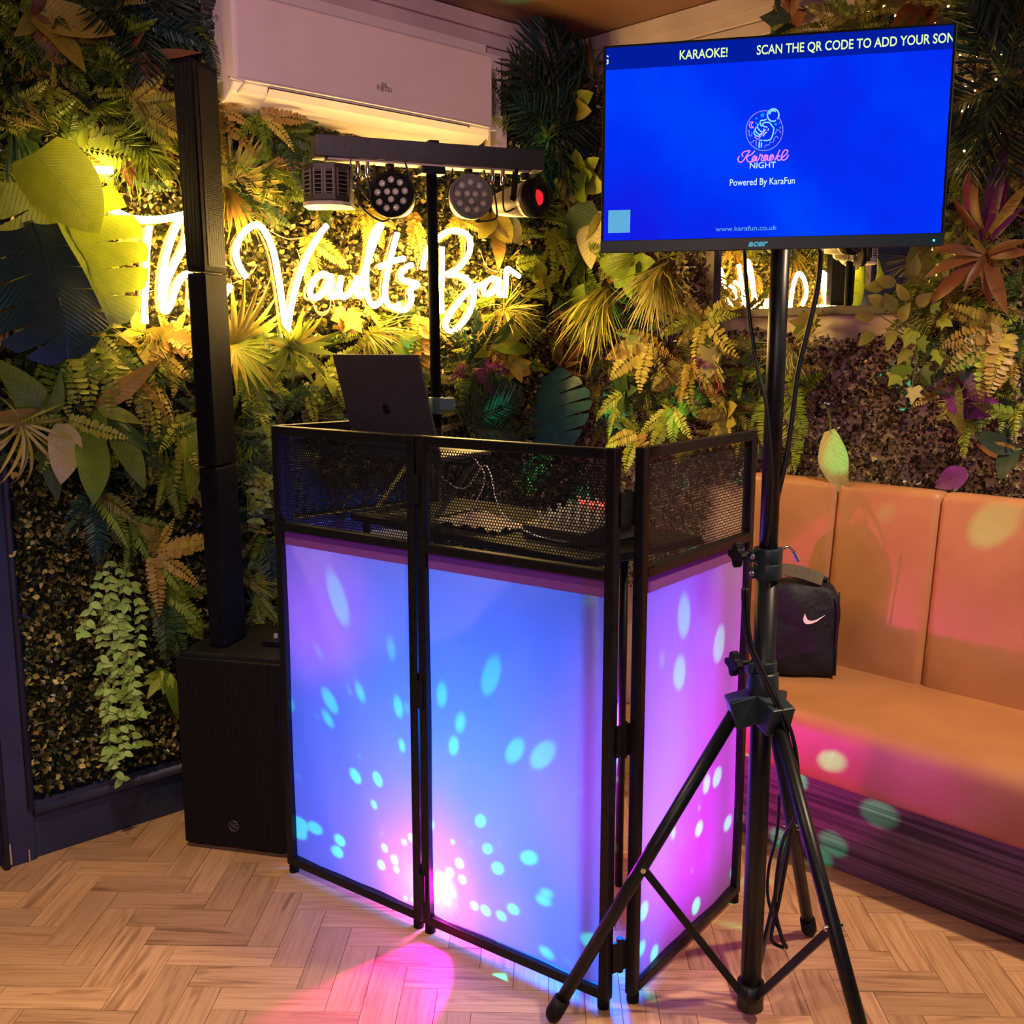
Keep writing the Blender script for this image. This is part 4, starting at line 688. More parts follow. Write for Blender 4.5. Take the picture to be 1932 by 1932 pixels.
sign = thing('neon_sign', 'warm white neon script sign reading The Vaults Bar on the plant wall', 'neon sign', tuple(on_left(600, 520, .15)))
for k, ss in STROKES.items():
    b, a = MB(), MB()
    for s in ss:
        pts = spline([on_left(x, y, .15) for x, y in s], 5); b.tube(pts, .0092, 8); a.tube(spline([on_left(x, y, .15) - V(-.004, .018, .003) for x, y in s], 3), [.0135] * (len(s) * 3 - 2), 6)
    b.build('tube_letter', NEON, sign); a.build('acrylic_backing', ACRY, sign)
b = MB()
for s in ([(640, 620), (625, 560), (585, 530), (560, 470)], [(500, 430), (540, 450), (570, 448)], [(905, 470), (920, 505), (950, 515)], [(440, 535), (470, 520), (485, 500)], [(280, 550), (305, 545)]): b.tube(spline([on_left(x, y, .10) for x, y in s], 5), .0014, 5)
b.build('sign_wire', mat('pink_wire', (.5, .3, .22), .5), sign)
wc = MB()
for k in range(5):
    a0 = k * .9; wc.tube(spline([on_left(608 + 16 * math.cos(a0 + a), 572 + 17 * math.sin(a0 + a) * (1 + .1 * k), .10 + .004 * k) for a in np.linspace(0, 5.5, 12)], 3), .0014, 5)
wc.build('coiled_wire', bpy.data.materials['pink_wire'], sign)

# ------------------------------------------------------------------ column loudspeaker and its subwoofer
def perforated(name, scale, c1=(.001, .001, .002), c2=(.007, .007, .010)):
    m = mat(name, c2, .6, spec=.15); t = NT(m); tc = t.n('ShaderNodeTexCoord'); v = t.n('ShaderNodeTexVoronoi', Scale=scale, Randomness=0.0); t.l(tc.outputs['Object'], v.inputs['Vector'])
    t.l(t.ramp(v.outputs['Distance'], [(.36, c1), (.46, c2)]), t.b.inputs['Base Color']); t.bump(v.outputs['Distance'], .6, .002); return m
sd = nrm((-.544, .838, 0)); sn = nrm((.838, .544, 0)); SX = np.array([sd, -sn, (0, 0, 1)])
sb0 = (V(1.90, .252, 0) + V(1.719, .531, 0)) / 2; SD = .35; SUBW, SUBH = .333, .588
sub = thing('subwoofer', 'black subwoofer cabinet with perforated front on the floor beside the booth', 'speaker', tuple(sb0 - sn * SD / 2))
MB().box(sb0 - sn * (SD / 2 + .008) + V(0, 0, .012 + (SUBH - .012) / 2), (SUBW, SD - .016, SUBH - .012), SX).build('cabinet', BLACKP, sub, .012)
MB().box(sb0 - sn * .004 + V(0, 0, SUBH / 2 + .004), (SUBW - .012, .016, SUBH - .03), SX).build('grille', perforated('sub_grille', 190), sub, .004)
for a in (-.13, .13):
    for q in (.04, .30): MB().lathe(sb0 - sn * q + sd * a, (0, 0, 1), [(0, .014), (.016, .014)], 10).build('rubber_foot', BLACKP, sub)
EMB = mat('dull_silver_emblem', (.16, .15, .17), .4, .6)
ec = sb0 + sn * .005 + sd * .0 + V(0, 0, .085); eb = MB().tube([ec + sd * .0155 * math.cos(a) + V(0, 0, .0155 * math.sin(a)) for a in np.linspace(0, 2 * PI, 25)[:-1]], .0014, 5, closed=True)
for k in range(3): a = PI / 2 + k * 2 * PI / 3; eb.bar(ec - (sd * math.cos(a) + V(0, 0, math.sin(a))) * .007, ec + (sd * math.cos(a) + V(0, 0, math.sin(a))) * .0135, .0022, .002, sn); eb.bar(ec + (sd * math.cos(a + PI) + V(0, 0, math.sin(a + PI))) * .013, ec, .002, .002, sn)
eb.build('emblem', EMB, sub, label='round emblem of crossed tuning forks')
for k in range(5): MB().lathe(sb0 + sd * (-.12 + .06 * k) + V(0, 0, SUBH - .026), sn, [(0, .003), (.002, .002)], 6).build('screw', BLACKP, sub)
mixp = MB().box(sb0 - sn * .22 + sd * .10 + V(0, 0, SUBH + .008), (.11, .2, .016), SX).build('control_panel', BLACKP, sub, .003)
for i in range(3):
    for j in range(3): MB().lathe(sb0 - sn * (.16 + .05 * i) + sd * (.07 + .03 * j) + V(0, 0, SUBH + .016), (0, 0, 1), [(0, .007), (.012, .006)], 8).build('knob', mat('knob', (.35, .35, .36), .4) if i + j == 0 else bpy.data.materials['knob'], mixp)
lean = nrm(V(.018, -.006, 1.6)); cs = V(1.784, .290, SUBH) - sn * .062
lean = nrm((.018, -.008, 1.6)); cols = np.array([nrm(sd - lean * (sd @ lean)), -nrm(sn - lean * (sn @ lean)), lean])
spk = thing('column_speaker', 'tall slim black column loudspeaker standing on the subwoofer', 'speaker', tuple(cs))
at_ = lambda z: cs + lean * (z - SUBH) / lean[2]
CW, CD = .054, .124
def seg(nm, z0, z1, m, w=1, shrink=.0):
    c = (at_(z0) + at_(z1)) / 2; return MB().box(c, (CW * w, CD * w, z1 - z0 - .003), cols).build(nm, m, spk, .006)
GLB = noisy('satin_black', (.004, .004, .008), (.007, .007, .012), 30, .7, spec=.08)
seg('lower_spacer', SUBH, 1.113, GLB); seg('upper_spacer', 1.113, 1.648, GLB)
ar = MB(); a0, a1 = at_(1.65), at_(2.2)
for c, k in ((a0, 1.0), (a1, 1.09)):
    for i, j in ((-1, -1), (1, -1), (1, 1), (-1, 1)): ar.v.append(tuple(c + cols[0] * CW / 2 * k * i + cols[1] * CD / 2 * k * j))
ar.f = [(0, 1, 2, 3), (4, 7, 6, 5), (0, 4, 5, 1), (1, 5, 6, 2), (2, 6, 7, 3), (3, 7, 4, 0)]; ar.sm = [False] * 6
ar.build('speaker_array', GLB, spk, .006)
HEX = perforated('column_grille', 150, (.001, .001, .002), (.010, .0095, .012)); g = MB()
for c, k in ((at_(1.665), 1.0), (at_(2.185), 1.09)):
    for s, tq in ((1, -.3), (1, .42)): g.v.append(tuple(c + cols[0] * (CW / 2 * k + .0012) * s + cols[1] * CD * tq * k))
g.f = [(0, 2, 3, 1)]; g.sm = [False]; g.build('side_grille', HEX, spk)
g = MB()
for c, k in ((at_(1.665), 1.0), (at_(2.185), 1.09)):
    for tq in (-.44, .44): g.v.append(tuple(c - cols[1] * (CD / 2 * k + .0012) + cols[0] * CW * tq * k))
g.f = [(0, 1, 3, 2)]; g.sm = [False]; g.build('front_grille', HEX, spk)

# ------------------------------------------------------------------ folding DJ booth: four framed panels
def scrim_mat():
    m = bpy.data.materials.new('white_stretch_fabric'); m.use_nodes = True; t = NT(m); t.b.inputs['Base Color'].default_value = (.15, .15, .16, 1); t.b.inputs['Roughness'].default_value = .8; t.b.inputs['Specular IOR Level'].default_value = .15
    tr = t.n('ShaderNodeBsdfTranslucent', Color=(.33, .33, .33, 1)); m1 = t.n('ShaderNodeMixShader'); m1.inputs[0].default_value = .80; t.l(t.b.outputs[0], m1.inputs[1]); t.l(tr.outputs[0], m1.inputs[2])
    tp = t.n('ShaderNodeBsdfTransparent', Color=(1, 1, 1, 1)); m2 = t.n('ShaderNodeMixShader'); m2.inputs[0].default_value = .035; t.l(m1.outputs[0], m2.inputs[1]); t.l(tp.outputs[0], m2.inputs[2]); t.l(m2.outputs[0], t.out.inputs[0]); return m
SCRIM = scrim_mat(); BH, TB = 1.245, .024
def hem_mat():
    m = mat('doubled_fabric_hem', (.28, .10, .28), .8, spec=.15); t = NT(m); tr = t.n('ShaderNodeBsdfTranslucent', Color=(.62, .14, .62, 1)); ms = t.n('ShaderNodeMixShader'); ms.inputs[0].default_value = .45; t.l(t.b.outputs[0], ms.inputs[1]); t.l(tr.outputs[0], ms.inputs[2]); t.l(ms.outputs[0], t.out.inputs[0]); return m
HEM = hem_mat()
MESHM = mat('black_mesh_sheet', (.005, .006, .010), .5, spec=.35)
booth = thing('dj_booth', 'black framed folding DJ booth with glowing white fabric panels and mesh tops', 'booth', (1.5, 1.1, 0))
def hexmesh(o, u, v, w, h, pitch=.0078, r=.0029):
    b = MB(); dx, dy = pitch, pitch * .866; nx, ny = int(w / dx), int(h / dy); vs, fs = [], []
    for j in range(ny):
        for i in range(nx):
            cx = (i + .5 + (.5 if j % 2 else 0)) * dx; cy = (j + .5) * dy
            if cx > w - dx * .4: continue
            k0 = len(vs)
            for q in range(6):
                a = PI / 6 + q * PI / 3; R = pitch * .5774; vs.append(o + u * (cx + R * math.cos(a)) + v * (cy + R * math.sin(a)))
            for q in range(6):
                a = PI / 6 + q * PI / 3; vs.append(o + u * (cx + r * math.cos(a)) + v * (cy + r * math.sin(a)))
            fs += [(k0 + q, k0 + (q + 1) % 6, k0 + 6 + (q + 1) % 6, k0 + 6 + q) for q in range(6)]
    b.v = vs; b.f = fs; b.sm = [False] * len(fs); return b
def panel(nm, p, q, inward, seed):
    p, q, inward = V(*p, 0), V(*q, 0), nrm((*inward, 0)); d = nrm(q - p); L = np.linalg.norm(q - p); n = nrm(np.cross(d, (0, 0, 1))); n = n if n @ inward > 0 else -n; up = V(0, 0, 1)
    c = lambda s, z, k=0: p + d * s + up * z + n * k
    fr = MB()
    for s in (TB / 2, L - TB / 2): fr.bar(c(s, .022), c(s, BH), TB, TB, n)
    for z in (.022 + TB / 2, .981, BH - TB / 2): fr.bar(c(TB, z), c(L - TB, z), TB, TB * .95, up)
    f = fr.build(nm, BLACK, booth, .0025)
    for s in (.016, L - .016): MB().lathe(c(s, 0), up, [(0, .014), (.02, .014), (.026, .011)], 10).build('foot_cap', BLACKP, f)
    nx, nz = 14, 20; vs = []; rr = random.Random(seed)
    for j in range(nz + 1):
        for i in range(nx + 1):
            s = TB * .8 + (L - 1.6 * TB) * i / nx; z = .047 + (.970 - .047) * j / nz; e = .004 * math.sin(i * .8 + seed) * (1 if j in (0, nz) else .3)
            vs.append(c(s, z, .004 + .0015 * math.sin(i * 1.3 + j * .5 + seed) + e * .3))
    sc_ = MB().add(vs, [(j * (nx + 1) + i, j * (nx + 1) + i + 1, (j + 1) * (nx + 1) + i + 1, (j + 1) * (nx + 1) + i) for j in range(nz) for i in range(nx)], True).build('fabric_panel', SCRIM, booth, label='white stretch fabric lit from inside')
    MB().box(c(L / 2, .952, .0015), (L - 1.7 * TB, .0008, .042), (d, n, up)).build('fabric_hem', HEM, booth)
    hexmesh(c(TB, .993, .002), d, up, L - 2 * TB, BH - TB - .993).build('mesh_panel', MESHM, booth, recalc=False)
    return f
A_, B_, C_, D_, E_ = (1.744, .582), (1.656, 1.073), (1.558, 1.605), (1.512, 1.622), (.965, 1.528)
inn = (-.98, -.15)
B1 = (B_[0] + .001, B_[1] - .0025); B2 = (B_[0] - .0005, B_[1] + .0035)
panel('left_front_frame', A_, B1, inn, 1); panel('right_front_frame', B2, C_, inn, 2); panel('right_side_frame', D_, E_, (0.1, -1), 3); panel('left_side_frame', (1.725, .575), (1.255, .560), (0, 1), 4)
for z in (.12, .62, 1.12):
    MB().lathe((B_[0] - .012, B_[1] + .001, z - .04), (0, 0, 1), [(0, .007), (.08, .007)], 8).box((B_[0] + .0, B_[1], z), (.027, .010, .06)).box((B_[0] + .013, B_[1], z), (.003, .04, .07)).build('hinge', BLACK, booth)
    MB().lathe((1.528, 1.606, z - .04), (0, 0, 1), [(0, .008), (.08, .008)], 8).bar((1.552, 1.606, z), (1.512, 1.612, z), .005, .07, (0, 0, 1)).build('hinge', BLACK, booth)

# table and gear inside the booth
tb = thing('folding_table', 'black folding equipment table standing inside the booth', 'table', (1.33, 1.06, 0))
MB().box((1.33, 1.06, .985), (.42, .88, .02)).build('tabletop', BLACKP, tb, .003)
for x, y_ in ((1.14, 1.27), (1.50, 1.475)):
    for y in (.64, y_): MB().tube([(x, y, .975), (x, y, .0)], .011, 8).build('leg', BLACK, tb)
lw = nrm((1.538 - 1.591, .932 - .633, 0)); lnb = nrm((lw[1], -lw[0], 0)); ltop = (V(1.591, .633, 1.429) + V(1.538, .932, 1.428)) / 2
TL = .30; ldir = nrm(V(0, 0, 1) * math.cos(TL) + lnb * math.sin(TL)); LH = .275; hinge = ltop - ldir * LH
lap = thing('laptop', 'open dark silver laptop seen from behind its lid above the booth', 'laptop', tuple(hinge))
LAPM = noisy('space_grey_aluminium', (.075, .07, .085), (.09, .085, .10), 80, .45, metal=.5); ln2 = nrm(np.cross(lw, ldir))
MB().box(hinge + ldir * LH / 2, (.304, LH, .006), (lw, ldir, ln2)).build('lid', LAPM, lap, .0025)
MB().box(hinge - lnb * .108 - V(0, 0, .006), (.304, .212, .013), (lw, lnb, (0, 0, 1))).build('keyboard_base', LAPM, lap, .004)
lo = hinge + ldir * LH * .46 + lnb * .0035; lo = lo + ln2 * (.0002 if ln2 @ lnb > 0 else -.0002)
ap = [(0, .62), (.25, .75), (.55, .72), (.8, .5)] + [(.68, .32), (.62, .1), (.7, -.15), (.86, -.28)] + [(.7, -.65), (.45, -.98), (.2, -.95), (0, -.88), (-.2, -.95), (-.45, -.98), (-.72, -.65), (-.9, -.1), (-.85, .35), (-.6, .68), (-.3, .76)]
sil = MB().prism([(x * .0135, y * .0145) for x, y in ap], lo, lw, ldir, lnb, .0012); sil.prism([(x * .0135, y * .0145) for x, y in [(.02, .85), (.3, .95), (.36, 1.3), (.1, 1.2)]], lo, lw, ldir, lnb, .0012)
sil.build('emblem', mat('black_mirror_emblem', (.01, .01, .014), .15), lap, label='dark bitten fruit emblem on the lid')
ls = thing('laptop_stand', 'black folding stand that lifts the laptop above the table', 'stand', tuple(hinge - lnb * .11 - V(0, 0, hinge[2] - .995)))
b = MB()
for s in (-.11, .11):
    h0 = hinge + lw * s - V(0, 0, .0145); f0 = h0 - V(0, 0, h0[2] - 1.003) - lnb * .03; b.bar(h0 - lnb * .01, h0 - lnb * .2, .016, .004); b.bar(h0 - lnb * .2 - V(0, 0, .003), f0, .016, .005); b.bar(f0, f0 - lnb * .17, .016, .006)
b.bar(hinge - lw * .11 - lnb * .1 - V(0, 0, .0165), hinge + lw * .11 - lnb * .1 - V(0, 0, .0165), .012, .004); b.build('frame', GREY_METAL, ls)
mx_ = thing('mixer', 'small black audio mixer with red lights on the booth table', 'mixer', (1.34, 1.30, .995)); a_ = .17
MB().prism([(-.10, 0), (.10, 0), (.10, .03), (-.10, .065)], (1.34, 1.20, .996), (1, 0, 0), (0, 0, 1), (0, 1, 0), .2).build('body', noisy('mixer_grey', (.05, .05, .06), (.07, .07, .08), 30, .5), mx_, .003)
LEDR = mat('red_led', (.6, .02, .02), .4, emit=(1, .05, .03), es=6); KN = bpy.data.materials['knob']
for i in range(5):
    for j in range(6): MB().lathe((1.26 + .035 * i, 1.22 + .031 * j, 1.0395 + .052 - .006 * i - .03), (.17, 0, 1), [(0, .007), (.016, .005)], 6).build('knob', KN, mx_)
MB().box((1.26, 1.27, 1.064), (.008, .10, .006)).build('level_meter', LEDR, mx_)
rv = thing('cloth', 'crumpled beige cloth beside the mixer on the booth table', 'cloth', (1.42, 1.02, .995))
b = MB(); rr = random.Random(4); vs = []
for i in range(15):
    for j in range(15): r_ = math.hypot(i - 7, j - 7) / 7; vs.append((1.42 + (i - 7) * .009, 1.03 + (j - 7) * .016, .998 + max(0, .03 * (1 - r_)) + rr.uniform(0, .014)))
b.add(vs, [(i * 15 + j, i * 15 + j + 1, i * 15 + j + 16, i * 15 + j + 15) for i in range(14) for j in range(14)], True).build('cloth_sheet', noisy('beige_cloth', (.45, .36, .24), (.55, .45, .3), 12, .8), rv)
WC = mat('white_cable', (.75, .72, .7), .4)
tag(MB().tube(spline([hinge - lw * .10 - lnb * .16, hinge + lw * .19 - V(.02, 0, .08), (1.52, 1.16, 1.17), (1.53, 1.22, 1.07), (1.50, 1.30, 1.02), (1.44, 1.36, 1.003)], 8), .0022, 6).build('white_cable', WC), 'white cable looping from the laptop down to the mixer, behind the booth mesh', 'cable')
tag(MB().tube(spline([(1.55, 1.15, 1.19), (1.56, 1.20, 1.15), (1.555, 1.16, 1.08), (1.54, 1.10, 1.03), (1.50, .98, 1.012), (1.49, .85, 1.01), (1.5, .75, 1.005)], 8), .002, 6).build('white_cable', WC), 'thin white cable lying along the booth table behind the left mesh', 'cable')
dl = thing('disco_light', 'small dome effect light on the floor inside the booth behind the centre hinge', 'light', (1.34, 1.02, 0))
MB().lathe((1.34, 1.02, 0), (0, 0, 1), [(0, .06), (.07, .06), (.085, .05)], 16).build('base', BLACKP, dl)
for k in range(3): MB().lathe((1.34 + .025 * math.cos(k * 2.1), 1.02 + .025 * math.sin(k * 2.1), .085), (0, 0, 1), [(0, .008), (.01, .006)], 8).build('lens', GLASSY, dl)
# the dome's dot projector: a lamp whose beam is split into spots by direction
disco = lamp('disco_dot_lamp', 'POINT', (1.34, 1.02, .14), 52, (1, 1, 1), .003); L_ = disco.data; L_.use_nodes = True; t = L_.node_tree; emn = t.nodes['Emission']
tc = t.nodes.new('ShaderNodeTexCoord'); vo = t.nodes.new('ShaderNodeTexVoronoi'); vo.inputs['Scale'].default_value = 6.6; vo.inputs['Randomness'].default_value = .8; t.links.new(tc.outputs['Normal'], vo.inputs['Vector'])
rp = t.nodes.new('ShaderNodeValToRGB'); e = rp.color_ramp.elements; e[0].position = .20; e[0].color = (.0, 1, .42, 1); e[1].position = .29; e[1].color = (0, 0, 0, 1); t.links.new(vo.outputs['Distance'], rp.inputs[0]); 
sx = t.nodes.new('ShaderNodeSeparateXYZ'); t.links.new(tc.outputs['Normal'], sx.inputs[0]); gt = t.nodes.new('ShaderNodeMath'); gt.operation = 'GREATER_THAN'; gt.inputs[1].default_value = -.30; t.links.new(sx.outputs[2], gt.inputs[0])   # the dome only shines out and up
mu_ = t.nodes.new('ShaderNodeMix'); mu_.data_type = 'RGBA'; mu_.inputs[6].default_value = (0, 0, 0, 1); t.links.new(gt.outputs[0], mu_.inputs[0]); t.links.new(rp.outputs[0], mu_.inputs[7]); t.links.new(mu_.outputs[2], emn.inputs[0])
lf = t.nodes.new('ShaderNodeLightFalloff'); lf.inputs[0].default_value = 1.5; t.links.new(lf.outputs['Linear'], emn.inputs[1])   # lensed beams keep their strength with distance

# ------------------------------------------------------------------ light stand with bar and four fixtures
bd = nrm((math.cos(math.radians(22)), -math.sin(math.radians(22)), 0)); bn = nrm(V(bd[1], -bd[0], 0)); bn = bn if bn @ (CAM - V(1.2, .6, CAM[2])) > 0 else -bn
S0 = V(1.2, .6, 0); st = thing('light_stand', 'black stand with crossbar carrying four stage lights behind the booth', 'light stand', tuple(S0)); up = V(0, 0, 1)
stop = V(1.214, .59, 1.955)
MB().tube([S0 + up * .10, S0 + (stop - S0) * .62 + V(0, 0, 0)], .0185, 14).build('lower_pole', BLACK, st); MB().tube([S0 + (stop - S0) * .6, stop], .0155, 14).build('upper_pole', GLB, st)
cl = S0 + (stop - S0) * .655
MB().lathe(cl - up * .03, up, [(0, .022), (.05, .022)], 14).box(cl + V(-.02, .02, 0) + up * 0, (.05, .03, .035), (bd, bn, up)).build('clamp_collar', noisy('blue_grey_plastic', (.06, .10, .14), (.07, .12, .16), 20, .45), st, .002)
MB().tube([cl - bd * .02, cl - bd * .045], .004, 6).lathe(cl - bd * .045, -bd, [(0, .011), (.012, .011)], 6).tube(spline([cl - bd * .035 + up * .02, cl - bd * .05 + up * .018, cl - bd * .055 - up * .02], 4), .0015, 5).build('clamp_knob', CHROME, st)
for a in (200, 300, 75):
    d = V(math.cos(math.radians(a)), math.sin(math.radians(a)), 0); MB().tube([S0 + up * .42 + d * .02, S0 + d * .33 + up * .015], .010, 8).build('leg', BLACK, st)
BAR0 = S0[:2]; bc = V(1.2 + .0176 * bd[0], .6 + .0176 * bd[1], 1.984)
bar_ = MB().box(bc, (.667, .075, .056), (bd, bn, up)).build('crossbar', GREY_METAL, st, .002)
MB().box(bc - up * .031, (.60, .05, .006), (bd, bn, up)).build('underside_plate', noisy('pale_plate', (.45, .38, .3), (.5, .42, .34), 9, .5), st)
MB().box(stop + up * 0, (.07, .05, .05), (bd, bn, up)).box(bc + up * .03, (.03, .06, .012), (bd, bn, up)).build('mount_bracket', BLACK, st, .002)
MB().lathe(bc + bd * .255 + bn * .0378, bn, [(0, .003), (.001, .003)], 8).build('screw_hole', SEAM, st)
def onbar(t_): return S0 + bd * t_
CLR = mat('par_lens', (.55, .54, .5), .12, spec=.8, coat=1); LENSB = mat('lens_core', (.95, .93, .88), .1, .4)
PARB = noisy('par_can_shell', (.24, .20, .16), (.30, .25, .20), 20, .4, metal=.3)
def par(t_, z, yaw, pitch, face):
    c = onbar(t_) + up * z + bn * .02; ax = nrm(nrm(CAM - c) * V(1, 1, 0)); ax = nrm(Matrix.Rotation(yaw, 3, 'Z') @ Vector(ax) + Vector((0, 0, pitch))); ax = np.array(ax); u = nrm(np.cross((0, 0, 1), ax)); w = np.cross(ax, u)
    p = MB().lathe(c - ax * .085, ax, [(0, .035), (.012, .047), (.05, .054), (.075, .059), (.085, .062)], 24).build('par_light', PARB, st)
    MB().lathe(c - ax * .008, ax, [(0, .0635), (.022, .0635), (.022, .055), (.004, .054)], 28).build('rim', face, p); MB().lathe(c, ax, [(0, .056), (.006, .056)], 24).build('lens_plate', face, p)
    ring = MB().tube([c + ax * .008 + .024 * (u * math.cos(a) + w * math.sin(a)) for a in np.linspace(0, 2 * PI, 21)[:-1]], .001, 4, closed=True)
    for k in range(9): a = k * 2 * PI / 9; ring.bar(c + ax * .008 + .026 * (u * math.cos(a + .35) + w * math.sin(a + .35)), c + ax * .008 + .054 * (u * math.cos(a + .35) + w * math.sin(a + .35)), .002, .004, ax)
    ring.build('lens_grid', face, p)
    for k in range(12):
        r_, a = (.040, k * 2 * PI / 9 + .2) if k < 9 else (.014, (k - 9) * 2 * PI / 3 + .5); q = c + ax * .006 + r_ * (u * math.cos(a) + w * math.sin(a))
        MB().lathe(q, ax, [(0, .0098), (.005, .0092), (.007, .005), (.0075, .001)], 10).build('led_lens', CLR, p); MB().lathe(q + ax * .0072, ax, [(0, .0035), (.001, .002)], 8).build('led', LENSB, p)
    for s in (-1, 1): MB().bar(c + u * .064 * s - ax * .03, onbar(t_) + up * 1.955 + u * .045 * s, .004, .014, ax).build('yoke', BLACK, p)
    MB().lathe(onbar(t_) + up * 1.93, up, [(0, .013), (.022, .013)], 10).build('wing_bolt', BLACK, p)
par(.139, 1.866, -.28, .10, BLACKP); par(-.093, 1.872, .25, .10, noisy('grey_par_face', (.16, .15, .14), (.2, .19, .17), 20, .5))
# multi-face effect light at the left end
ec_ = onbar(.318) + bn * .015; face = nrm((CAM - ec_) * V(1, 1, 0)); fu = nrm(np.cross((0, 0, 1), face)); poly = [(-.062, -.06), (.062, -.06), (.062, .02), (.03, .058), (-.03, .058), (-.062, .02)]
fu2 = nrm(np.array(Matrix.Rotation(-.18, 3, 'Z') @ Vector(fu))); fc2 = nrm(np.array(Matrix.Rotation(-.18, 3, 'Z') @ Vector(face)))
ef = MB().prism(poly, ec_ + up * 1.835, fu2, fc2, up, .10).build('effect_light', noisy('effect_shell', (.03, .026, .022), (.045, .04, .035), 20, .5), st, .003)
MB().prism([(x * 1.06, y * 1.05) for x, y in [(-.062, -.06), (.062, -.06), (.062, .018), (.045, .045), (.02, .058), (-.02, .058), (-.045, .045), (-.062, .018)]], ec_ + up * 1.825, fu2, fc2, up, .010).build('bottom_plate', noisy('lit_plate', (.62, .52, .40), (.66, .56, .44), 9, .5), ef)  # light on the underside is put into the plate's pale colour
gw = MB(); dk = MB()
for (x0, y0), (x1, y1) in (((.03, .058), (.0, .0581)), ((0, .0581), (-.03, .058)), ((.062, .02), (.03, .058)), ((-.03, .058), (-.062, .02))):
    a = ec_ + fu2 * x0 + fc2 * y0; c = ec_ + fu2 * x1 + fc2 * y1; d = nrm(c - a); L = np.linalg.norm(c - a); n_ = nrm(np.cross(up, d)); n_ = n_ if n_ @ face > 0 else -n_; m_ = (a + c) / 2
    dk.box(m_ + up * 1.885 + n_ * .001, (L * .66, .002, .062), (d, n_, up))
    for k in range(6): gw.box(m_ + up * (1.857 + .0112 * k) + n_ * .003, (L * .7, .004, .002), (d, n_, up))
    for s in (-.36, .36): gw.box(m_ + d * L * s + up * 1.885 + n_ * .003, (.003, .004, .07), (d, n_, up))
dk.build('dark_window', mat('dark_glass', (.01, .01, .012), .1), ef); gw.build('window_bars', noisy('pale_bars', (.16, .13, .10), (.2, .17, .13), 9, .5), ef)
for s in (-.07, .07): MB().bar(ec_ + fu2 * s + up * 1.87, ec_ + fu2 * s * .9 + up * 1.955, .004, .014, face).build('yoke', BLACK, ef)
# moving head / laser at the right end
mc = onbar(-.268) + up * 1.875; md = nrm(nrm(CAM - mc) * V(1, 1, 0) * .75 + (-bd) * .72 + V(0, 0, .05))
mh = MB().lathe(mc - md * .10, md, [(0, .030), (.01, .034), (.06, .044), (.10, .050), (.112, .050), (.113, .053), (.118, .053), (.119, .050), (.125, .053), (.131, .05)], 24).build('moving_head', PARB, st)
MB().lathe(mc + md * .028, md, [(0, .056), (.02, .058), (.032, .052), (.033, .030), (.02, .028)], 26, False).lathe(mc + md * .05, md, [(0, .03), (.001, .03)], 20).build('front_ring', BLACKP, mh)
MB().lathe(mc + md * .050, md, [(0, .024), (.006, .018), (.009, .008), (.0095, .001)], 18).build('red_lens', noisy('red_glass', (.8, .01, .02), (.25, .0, .0), 60, .1, emit=(1, .02, .04), es=.8), mh, label='glowing red lens')
mu = nrm(np.cross((0, 0, 1), md))
for s in (-1, 1): MB().bar(mc + mu * .055 * s, onbar(-.268) + up * 1.955 + mu * .045 * s, .004, .018, md).lathe(mc + mu * .055 * s, mu * s, [(0, .011), (.006, .009)], 8).build('yoke', BLACK, mh)
MB().lathe(onbar(-.268) + up * 1.93, up, [(0, .013), (.022, .013)], 10).build('wing_bolt', BLACK, mh)
for t0 in (.232, .205, -.163, -.195):
    q = onbar(t0) + bn * .01; pg = MB().lathe(q + up * 1.912, up, [(0, .005), (.008, .008), (.03, .008), (.034, .0065), (.043, .0065)], 10).build('cable_plug', CHROME, st)
for pts in ([onbar(.232) + up * 1.912, onbar(.235) + up * 1.88, onbar(.225) + up * 1.83, onbar(.17) + up * 1.795, onbar(.13) + up * 1.81 - bn * .02], [onbar(.205) + up * 1.912, onbar(.20) + up * 1.85, onbar(.24) + up * 1.90, onbar(.27) + up * 1.91],
            [onbar(-.163) + up * 1.912, onbar(-.175) + up * 1.85, onbar(-.17) + up * 1.815, onbar(-.12) + up * 1.808 - bn * .02], [onbar(-.195) + up * 1.912, onbar(-.2) + up * 1.84, onbar(-.235) + up * 1.85]):
    MB().tube(spline([p + bn * .012 for p in pts], 6), .0028, 6).build('power_cable', CABLE, st)

# ------------------------------------------------------------------ tripod and monitor
T0 = V(1.36, 1.835, 0); tri = thing('tripod_stand', 'black tripod stand holding the monitor in front of the booth', 'stand', tuple(T0))
SAT = noisy('scuffed_black_tube', (.004, .005, .007), (.009, .010, .014), 25, .36, spec=.3); HUBM = noisy('hub_plastic', (.010, .022, .030), (.014, .03, .04), 40, .42, spec=.4)
MB().tube([T0 + up * .035, T0 + up * 1.03], .0225, 18).build('lower_pole', SAT, tri); MB().tube([T0 + up * 1.0, T0 + up * 1.80], .0185, 18).build('upper_pole', SAT, tri)
hub = MB().lathe(T0 + up * .735, up, [(0, .034), (.05, .031), (.055, .028)], 18)
angs = [math.atan2(1.548 - 1.835, 1.671 - 1.36), math.radians(69), math.atan2(1.753 - 1.835, .98 - 1.36)]
for a in angs: d = V(math.cos(a), math.sin(a), 0); hub.bar(T0 + up * .72 + d * .0, T0 + up * .700 + d * .066, .056, .062, up)
hub.build('hub', HUBM, tri, .004)
mk = MB()
for (dx, dz) in ((0, .012), (.006, 0), (.012, .011)): mk.box(T0 + V(math.cos(angs[0]), math.sin(angs[0]), 0) * .0667 + up * (.688 + dz) + V(-math.sin(angs[0]), math.cos(angs[0]), 0) * (dx - .02), (.004, .004, .007))
FEET = []
